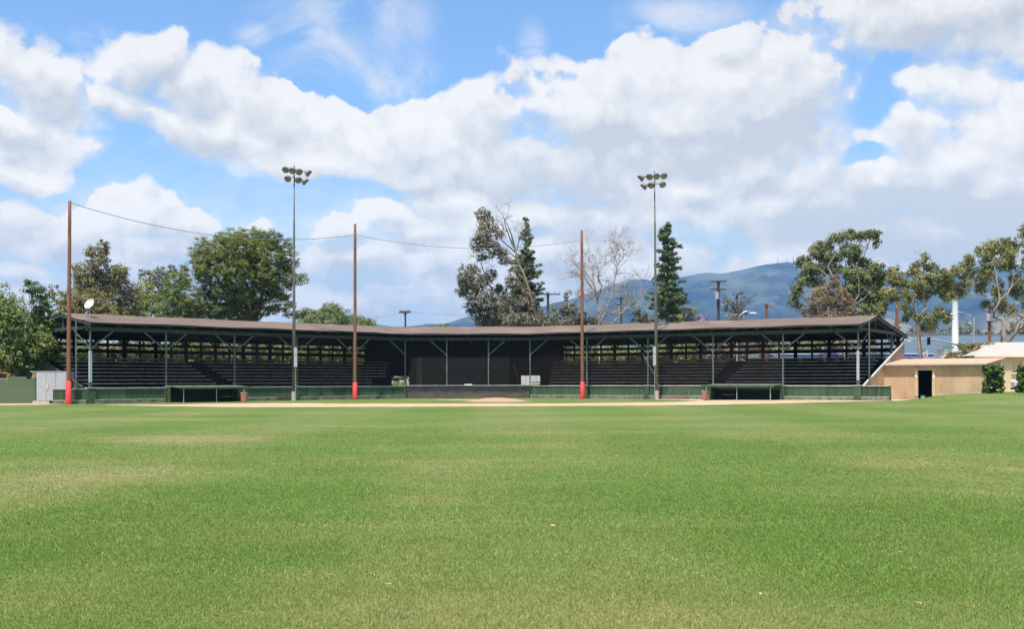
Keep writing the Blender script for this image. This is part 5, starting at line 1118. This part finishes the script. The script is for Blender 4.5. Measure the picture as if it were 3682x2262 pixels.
tree('stump_tree', 'gnarled pollarded tree with a few twigs between two utility poles', 'tree', 2655, 139, [(2650,1105,20,18),(2620,1085,16,14),(2665,1125,26,22),(2675,1090,16,12),(2640,1145,40,16),(2610,1105,10,14)], LM['gum2'], M['bark'], puff=.3, n_puff=.65, n_leaf=16, size=.10, trunk_r=.25, fork=(2658, 1150))
limbmesh([[(2660,1160,12),(2655,1110,9),(2648,1070,8),(2650,1058,5)],[(2655,1130,6),(2625,1095,4),(2610,1075,2)],[(2655,1120,6),(2680,1095,4),(2695,1080,2)],[(2650,1125,5),(2615,1120,3),(2600,1100,1.5)]], 139, bpy.data.objects['stump_tree'], 'limb', 'bark', twigs=8, tw=.45, seed=4)
# ---- right
g2 = [(2930,905,30,22),(2965,880,40,22),(3010,850,38,20),(3050,845,34,20),(3095,850,28,20),(3130,840,34,14),(3148,862,16,18),(3140,880,10,12),(2905,935,34,24),(2985,920,50,24),(3050,900,40,28),(3080,930,34,26),(2920,965,40,26),(2990,960,46,26),(2895,1000,36,28),(2870,1040,24,30),(2862,1080,20,24),(2940,1010,34,20),(3050,980,44,30),(3120,940,26,20),(3140,965,34,24),(3100,1000,50,36),(3160,1000,34,34),(3120,1060,54,46),(3060,1040,40,40),(3170,1050,30,44),(3110,1120,60,34),(2950,1050,30,22),(3190,990,20,20),(2880,1095,12,14)]
gt = tree('gum_tree', 'large spreading eucalyptus with dark olive leaf clumps behind the right gable', 'tree', 3050, 140, g2, LM['gum'], M['pale_bark'], puff=.38, n_puff=1.6, n_leaf=26, size=.10, droop=.45, fork=(3045, 1150), trunk_r=.4, group='eucalyptus trees at the right')
limbmesh([[(3045,1180,14),(3040,1120,11),(3000,1010,8),(2980,960,6),(3010,900,4),(3040,860,2)],[(3040,1130,9),(3090,1060,7),(3080,990,5),(3060,930,4),(3100,870,2)],[(3075,980,4),(3105,890,3),(3140,860,2)],[(3000,1010,5),(2940,960,4),(2910,920,2)],[(3010,1030,5),(2930,1040,4),(2880,1050,2)],[(3055,1140,7),(3075,1100,6),(3110,1070,4),(3150,1020,2)]], 138.5, gt, 'limb', twigs=5, tw=.5, seed=8)
tree('brown_gum_tree', 'rounded brownish half dry tree in front of the large spreading eucalyptus', 'tree', 2960, 134, [(2990,1010,24,30),(2985,1050,50,36),(2930,1080,44,34),(3020,1080,46,40),(2970,1110,60,36),(2910,1120,34,30),(3040,1120,40,34),(2970,1150,90,30)], LM['russet'], M['pale_bark'], puff=.34, n_puff=1.1, n_leaf=24, size=.08, trunk_r=.25)
g3 = [(3230,962,24,14),(3330,925,14,20),(3310,950,30,20),(3360,955,30,18),(3290,975,26,18),(3215,1000,40,26),(3260,1020,34,26),(3310,1010,40,30),(3360,1000,40,28),(3400,985,36,24),(3440,970,30,20),(3200,1050,40,34),(3250,1060,26,26),(3330,1050,34,26),(3390,1035,40,30),(3430,1020,34,28),(3470,1010,26,24),(3475,1045,24,14),(3410,1065,30,20),(3280,1110,24,16),(3260,1140,18,14),(3340,1140,34,24),(3380,1120,30,22),(3350,1170,40,18),(3400,1150,20,16),(3300,1140,20,14),(3190,1100,24,24),(3240,1090,18,18),(3170,1120,18,20)]
gt = tree('gum_tree', 'open eucalyptus with yellowish leaf clumps and a thin grey trunk behind the shed roof', 'tree', 3306, 116, g3, LM['gumy'], M['bark'], puff=.34, n_puff=1.5, n_leaf=24, size=.09, droop=.4, fork=(3305, 1160), trunk_r=.14, group='eucalyptus trees at the right', limbs=False)
limbmesh([[(3306,1320,9),(3304,1180,8),(3300,1150,7),(3290,1100,6),(3250,1060,6),(3210,1030,3)],[(3300,1160,8),(3325,1110,8),(3330,1090,8),(3355,1060,5),(3390,1020,3)],[(3290,1090,5),(3292,1030,4),(3300,990,2)],[(3323,1115,5),(3318,1040,5),(3326,980,4),(3330,930,2)],[(3303,1175,4),(3330,1150,3),(3380,1140,2)],[(3300,1170,3.5),(3270,1190,2.5),(3250,1215,1.5)],[(3355,1060,4),(3420,1040,3),(3460,1010,1.5)],[(3304,1215,4),(3330,1195,3),(3365,1180,1.5)]], 116, gt, 'limb', twigs=5, tw=.5, seed=21)
g4 = [(3535,900,34,26),(3565,885,34,30),(3600,880,36,30),(3620,910,34,24),(3655,870,30,30),(3680,830,24,34),(3700,880,40,40),(3470,930,22,20),(3500,940,30,26),(3550,940,36,30),(3600,940,34,28),(3480,980,26,20),(3520,985,30,26),(3650,940,30,30),(3690,950,30,30),(3540,1030,24,36),(3575,1060,22,34),(3600,1030,24,34),(3600,1090,30,30),(3560,1090,18,20),(3650,1000,34,24),(3670,1040,34,30),(3690,1080,30,30),(3625,1110,20,18),(3545,990,30,24)]
gt = tree('gum_tree', 'eucalyptus with thick pale curving limbs at the right edge', 'tree', 3605, 124, g4, LM['gumy'], M['pale_bark'], puff=.36, n_puff=1.5, n_leaf=24, size=.095, droop=.45, fork=(3605, 1190), trunk_r=.3, group='eucalyptus trees at the right', limbs=False)
limbmesh([[(3604,1400,16),(3605,1220,15),(3606,1150,12),(3575,1140,9),(3570,1120,8),(3590,1080,7),(3580,1000,6),(3575,930,5),(3560,890,2)],[(3625,1240,12),(3650,1190,11),(3672,1150,9),(3700,1120,6)],[(3650,1190,6),(3690,1165,5),(3720,1150,3)],[(3590,1080,7),(3620,1055,6),(3640,1020,5),(3636,970,3)],[(3580,1050,6),(3550,1010,5),(3500,1000,3),(3470,985,2)],[(3605,1160,7),(3640,1130,6),(3680,1140,4)],[(3640,1000,4),(3660,960,3),(3690,930,2)]], 123, gt, 'limb', twigs=5, tw=.5, seed=31)
tree('flowering_bush', 'rounded bush with reddish blossom behind the shed roof next to the white roof', 'bush', 3480, 112, [(3440,1285,34,24),(3480,1262,40,26),(3520,1250,34,22),(3420,1292,26,14),(3500,1290,60,24),(3548,1240,22,14),(3465,1245,18,10)], LM['bloom'], M['bark'], puff=.3, n_puff=1.2, n_leaf=24, size=.09, trunk_r=.12, limbs=False)
for px, Y, w, lab in ((3568, 93.6, 36, 'clipped ivy covered block at the right end of the shed'), (3692, 95.5, 30, 'clipped ivy covered block at the right edge of the photo')):
    c = P(px, 0, Y); zb = float(gh(c.x, Y)); zt = P(px, 1316, Y).z; hw = w*Y/F
    t_ = thing('ivy_block', (c.x, Y, zb), lab, 'hedge', 'ivy covered blocks near the shed'); cl = []
    for i in range(9):
        for k in range(8): cl.append((c.x+(k-3.5)*hw*.245, Y+rng.uniform(-.3, .3), zb+.1+(zt-zb-.1)*(i+.5)/9, hw*.17, .4, (zt-zb)/15))
    v = crown_pts(cl, .12, .9, 14, .07, shell=.6, asp=.6, up=.3); np_mesh('foliage', v, np.arange(len(v)).reshape(-1, 4), LM['ivy'], t_, smooth=False)
    b = MB(); b.box((c.x, Y+.1, (zb+zt)/2-.1), (hw*1.5, .7, zt-zb-.3)); b.build('stems', M['dark_int'], t_)
# ---- low greenery behind the stand, seen between the rear boards
hz = [(-60,150,'ficus',1230),(60,150,'olive',1225),(200,140,'lime',1215),(330,150,'olive',1220),(450,150,'olive',1215),(560,152,'willow',1220),(680,150,'pine',1215),(800,150,'olive',1220),(920,152,'willow',1218),(1040,150,'willow',1222),(1160,152,'lime',1215),(1280,150,'willow',1220),(1380,152,'pine',1260),
      (1500,150,'willow',1200),(1640,150,'gum2',1200),(1780,150,'gum2',1200),(1900,150,'gum2',1200),(2020,152,'gum',1235),(2120,150,'lime',1245),(2220,152,'lime',1240),(2330,152,'willow',1225),(2430,150,'lime',1215),(2520,152,'dry',1235),(2610,151,'dry',1225),(2700,152,'gum2',1215),(2800,153,'lime',1225),(2910,150,'gum',1215),(3000,152,'dry',1215),(3090,151,'gum2',1230)]
kn = {'ficus': 'glossy dark', 'olive': 'olive brown', 'lime': 'light green', 'willow': 'soft green', 'pine': 'mid green', 'gum2': 'grey brown', 'gum': 'dark olive', 'dry': 'dry brown'}
hz_seen = {}
for i, (px, Y, kd, top_) in enumerate(hz):
    hz_seen[kd] = hz_seen.get(kd, 0)+1
    wing = 'left wing' if px < 1340 else ('centre' if px < 2000 else 'right wing')
    near_ = 'about %d%% of the way across the photo' % round(px/36.82) if px > 0 else 'at the left edge of the photo'
    tree('shrub', '%s shrub seen between the rear boards, %s' % (kn[kd], near_), 'shrub', px, Y, [(px,(top_+1330)/2,80,(1330-top_)/2),(px+60,(top_+1340)/2,60,(1330-top_)/2),(px-35,top_+40,44,38),(px+38,top_+50,46,40),(px,1345,80,34)], LM[kd], M['bark'], puff=.6, n_puff=1.3, n_leaf=22, size=.15, trunk_r=.12, group='shrubs along the street behind the grandstand', limbs=False)
x, y = P(1436, 0, 140).x, 140
tree('shrub', 'bright green low shrub seen through the left passage', 'shrub', 1436, 136, [(1436,1386,34,9),(1460,1390,26,8)], LM['lime'], M['bark'], puff=.25, n_puff=.9, n_leaf=18, size=.09, trunk_r=.05, limbs=False)
tree('flower_bed', 'row of red flowers seen through the right passage', 'flower bed', 1908, 127, [(1890,1389,18,6),(1915,1389,22,6),(1935,1388,18,7)], LM['bloom'], M['bark'], puff=.2, n_puff=.9, n_leaf=16, size=.07, trunk_r=.03, limbs=False)
# ---- far tree belt at the foot of the mountains
V = []
for px in np.arange(-400, 4100, 11):
    Y = rng.uniform(255, 330); h = (13.5+4*vnoise(np.array(px/60.), np.array(3.)))*rng.uniform(.8, 1.05) if px > 3150 else (4+5.0*vnoise(np.array(px/60.), np.array(3.)))*(1.3 if px < 1250 or px > 1980 else .8); x = (px-CX)/F*Y
    V.append((x, Y, h*.55, rng.uniform(1.6, 3.2), 2., h*.5))
v = crown_pts(V, 1.0, .8, 16, .32); tag(np_mesh('tree_belt', v, np.arange(len(v)).reshape(-1, 4), LM['gum2'], smooth=False), 'far belt of grey green trees beyond the streets', 'woodland', kind='stuff')

# ================================================================== mountains
rp = np.array([(-900,1290),(200,1250),(900,1215),(1200,1190),(1350,1163),(1420,1172),(1480,1171),(1540,1161),(1600,1165),(1650,1145),(1690,1135),(1760,1150),(1850,1130),(1930,1110),(1990,1088),(2040,1078),(2100,1060),(2160,1040),(2210,1020),(2260,1006),(2310,1003),(2350,1008),(2430,1001),(2480,990),(2520,981),(2560,978),(2600,985),(2640,977),(2700,964),(2760,952),(2830,942),(2890,946),(2950,950),(3050,962),(3160,968),(3250,985),(3330,972),(3420,980),(3480,978),(3560,962),(3660,958),(3800,990),(4100,1040),(4600,1120),(5400,1200)], float)
YM = 6500.
Hr = lambda x: np.interp(x/YM*F+CX, rp[:, 0], (HY-rp[:, 1])/F*YM)
def mz(x, y):
    s_ = np.clip((y-3000)/(YM-3000), 0, 1); back = np.clip((y-YM)/2500, 0, 1)
    h = Hr(x*YM/np.maximum(y, 3000)*.35+x*.65)
    sp = 1-np.abs(fbm(x/520.+3, y/1500., 5)-.5)*2.6; sp2 = 1-np.abs(fbm(x/190.+9, y/420., 4)-.5)*2
    z = h*s_**1.25*(1-back)
    env = np.sin(np.pi*np.clip(s_, 0, 1))
    z = z*(1-.0*env)+env*h*.55*(sp-.72)+env*h*.20*(sp2-.7)+8*(fbm(x/90., y/90.)-.5)*(s_ > 0)
    # low tan foothills at the right
    u_ = (x/np.maximum(y, 1)*F+CX); fh = sst(u_, 3250, 3640)*sst(y, 2600, 3500)*(1-sst(y, 3500, 4300)); z = np.maximum(z, fh*(150+90*(fbm(x/300., y/300.)-.3)))
    return np.maximum(z, -3)
xs = np.linspace(-5200, 6200, 480); ys = np.linspace(2500, 9000, 190); v, f_ = grid_mesh(xs, ys, mz)
m, T, b = new_mat('hazy_mountain_scrub'); tc = T.node('ShaderNodeTexCoord').outputs['Object']
n1 = T.noise(T.v('MULTIPLY', tc, (1/300, 1/900, 1/160)), 1, 7, .62); n2 = T.noise(T.v('MULTIPLY', tc, (1/110, 1/160, 1/60)), 1, 6, .65)
c = T.mix(T.ss(n1, .35, .68), (.010, .024, .032), (.125, .140, .090)); c = T.mix(T.ss(n2, .60, .70, 0, .75), c, (.34, .28, .21))  # scrub and rock; blue of the haze and shading of folds put into the colours
foot = T.m('MULTIPLY', T.ss(T.sep(tc)[1], 4400, 3900), T.ss(T.sep(tc)[0], 700, 1200)); c = T.mix(T.m('MULTIPLY', foot, .8), c, (.26, .23, .15))
T.set(b.inputs['Base Color'], c); b.inputs['Roughness'].default_value = 1; b.inputs['Specular IOR Level'].default_value = 0
tag(np_mesh('mountains', v, f_, m), kind='structure')
for px, h in ((2798, 26), (2830, 14), (2853, 34), (2868, 32)):
    x = (px-CX)/F*YM; z0 = float(mz(np.array([x]), np.array([YM]))[0]); b = MB(); b.tube([(x, YM, z0-5), (x, YM, z0+h)], [2.2, 1.0], 5)
    tag(b.build('antenna_mast', M['steel'], loc=(x, YM, z0)), 'thin antenna mast on the mountain top, %s' % {2798: 'leftmost of four', 2830: 'shortest of four', 2853: 'tallest of four', 2868: 'rightmost of four'}[px], 'antenna', 'antenna masts on the mountain')

# ================================================================== haze
b = MB(); b.box((500, 4200, 349), (14000, 10400, 702)); m = bpy.data.materials.new('haze_air'); m.use_nodes = True; T = NT(m.node_tree); T.n.clear()
pv = T.node('ShaderNodeVolumePrincipled'); pv.inputs['Color'].default_value = (.27, .55, 1, 1); pv.inputs['Density'].default_value = 1.1e-4; pv.inputs['Anisotropy'].default_value = 0.
ou = T.node('ShaderNodeOutputMaterial'); T.l.new(pv.outputs[0], ou.inputs['Volume'])
hz_o = b.build('haze', m); tag(hz_o, kind='stuff')
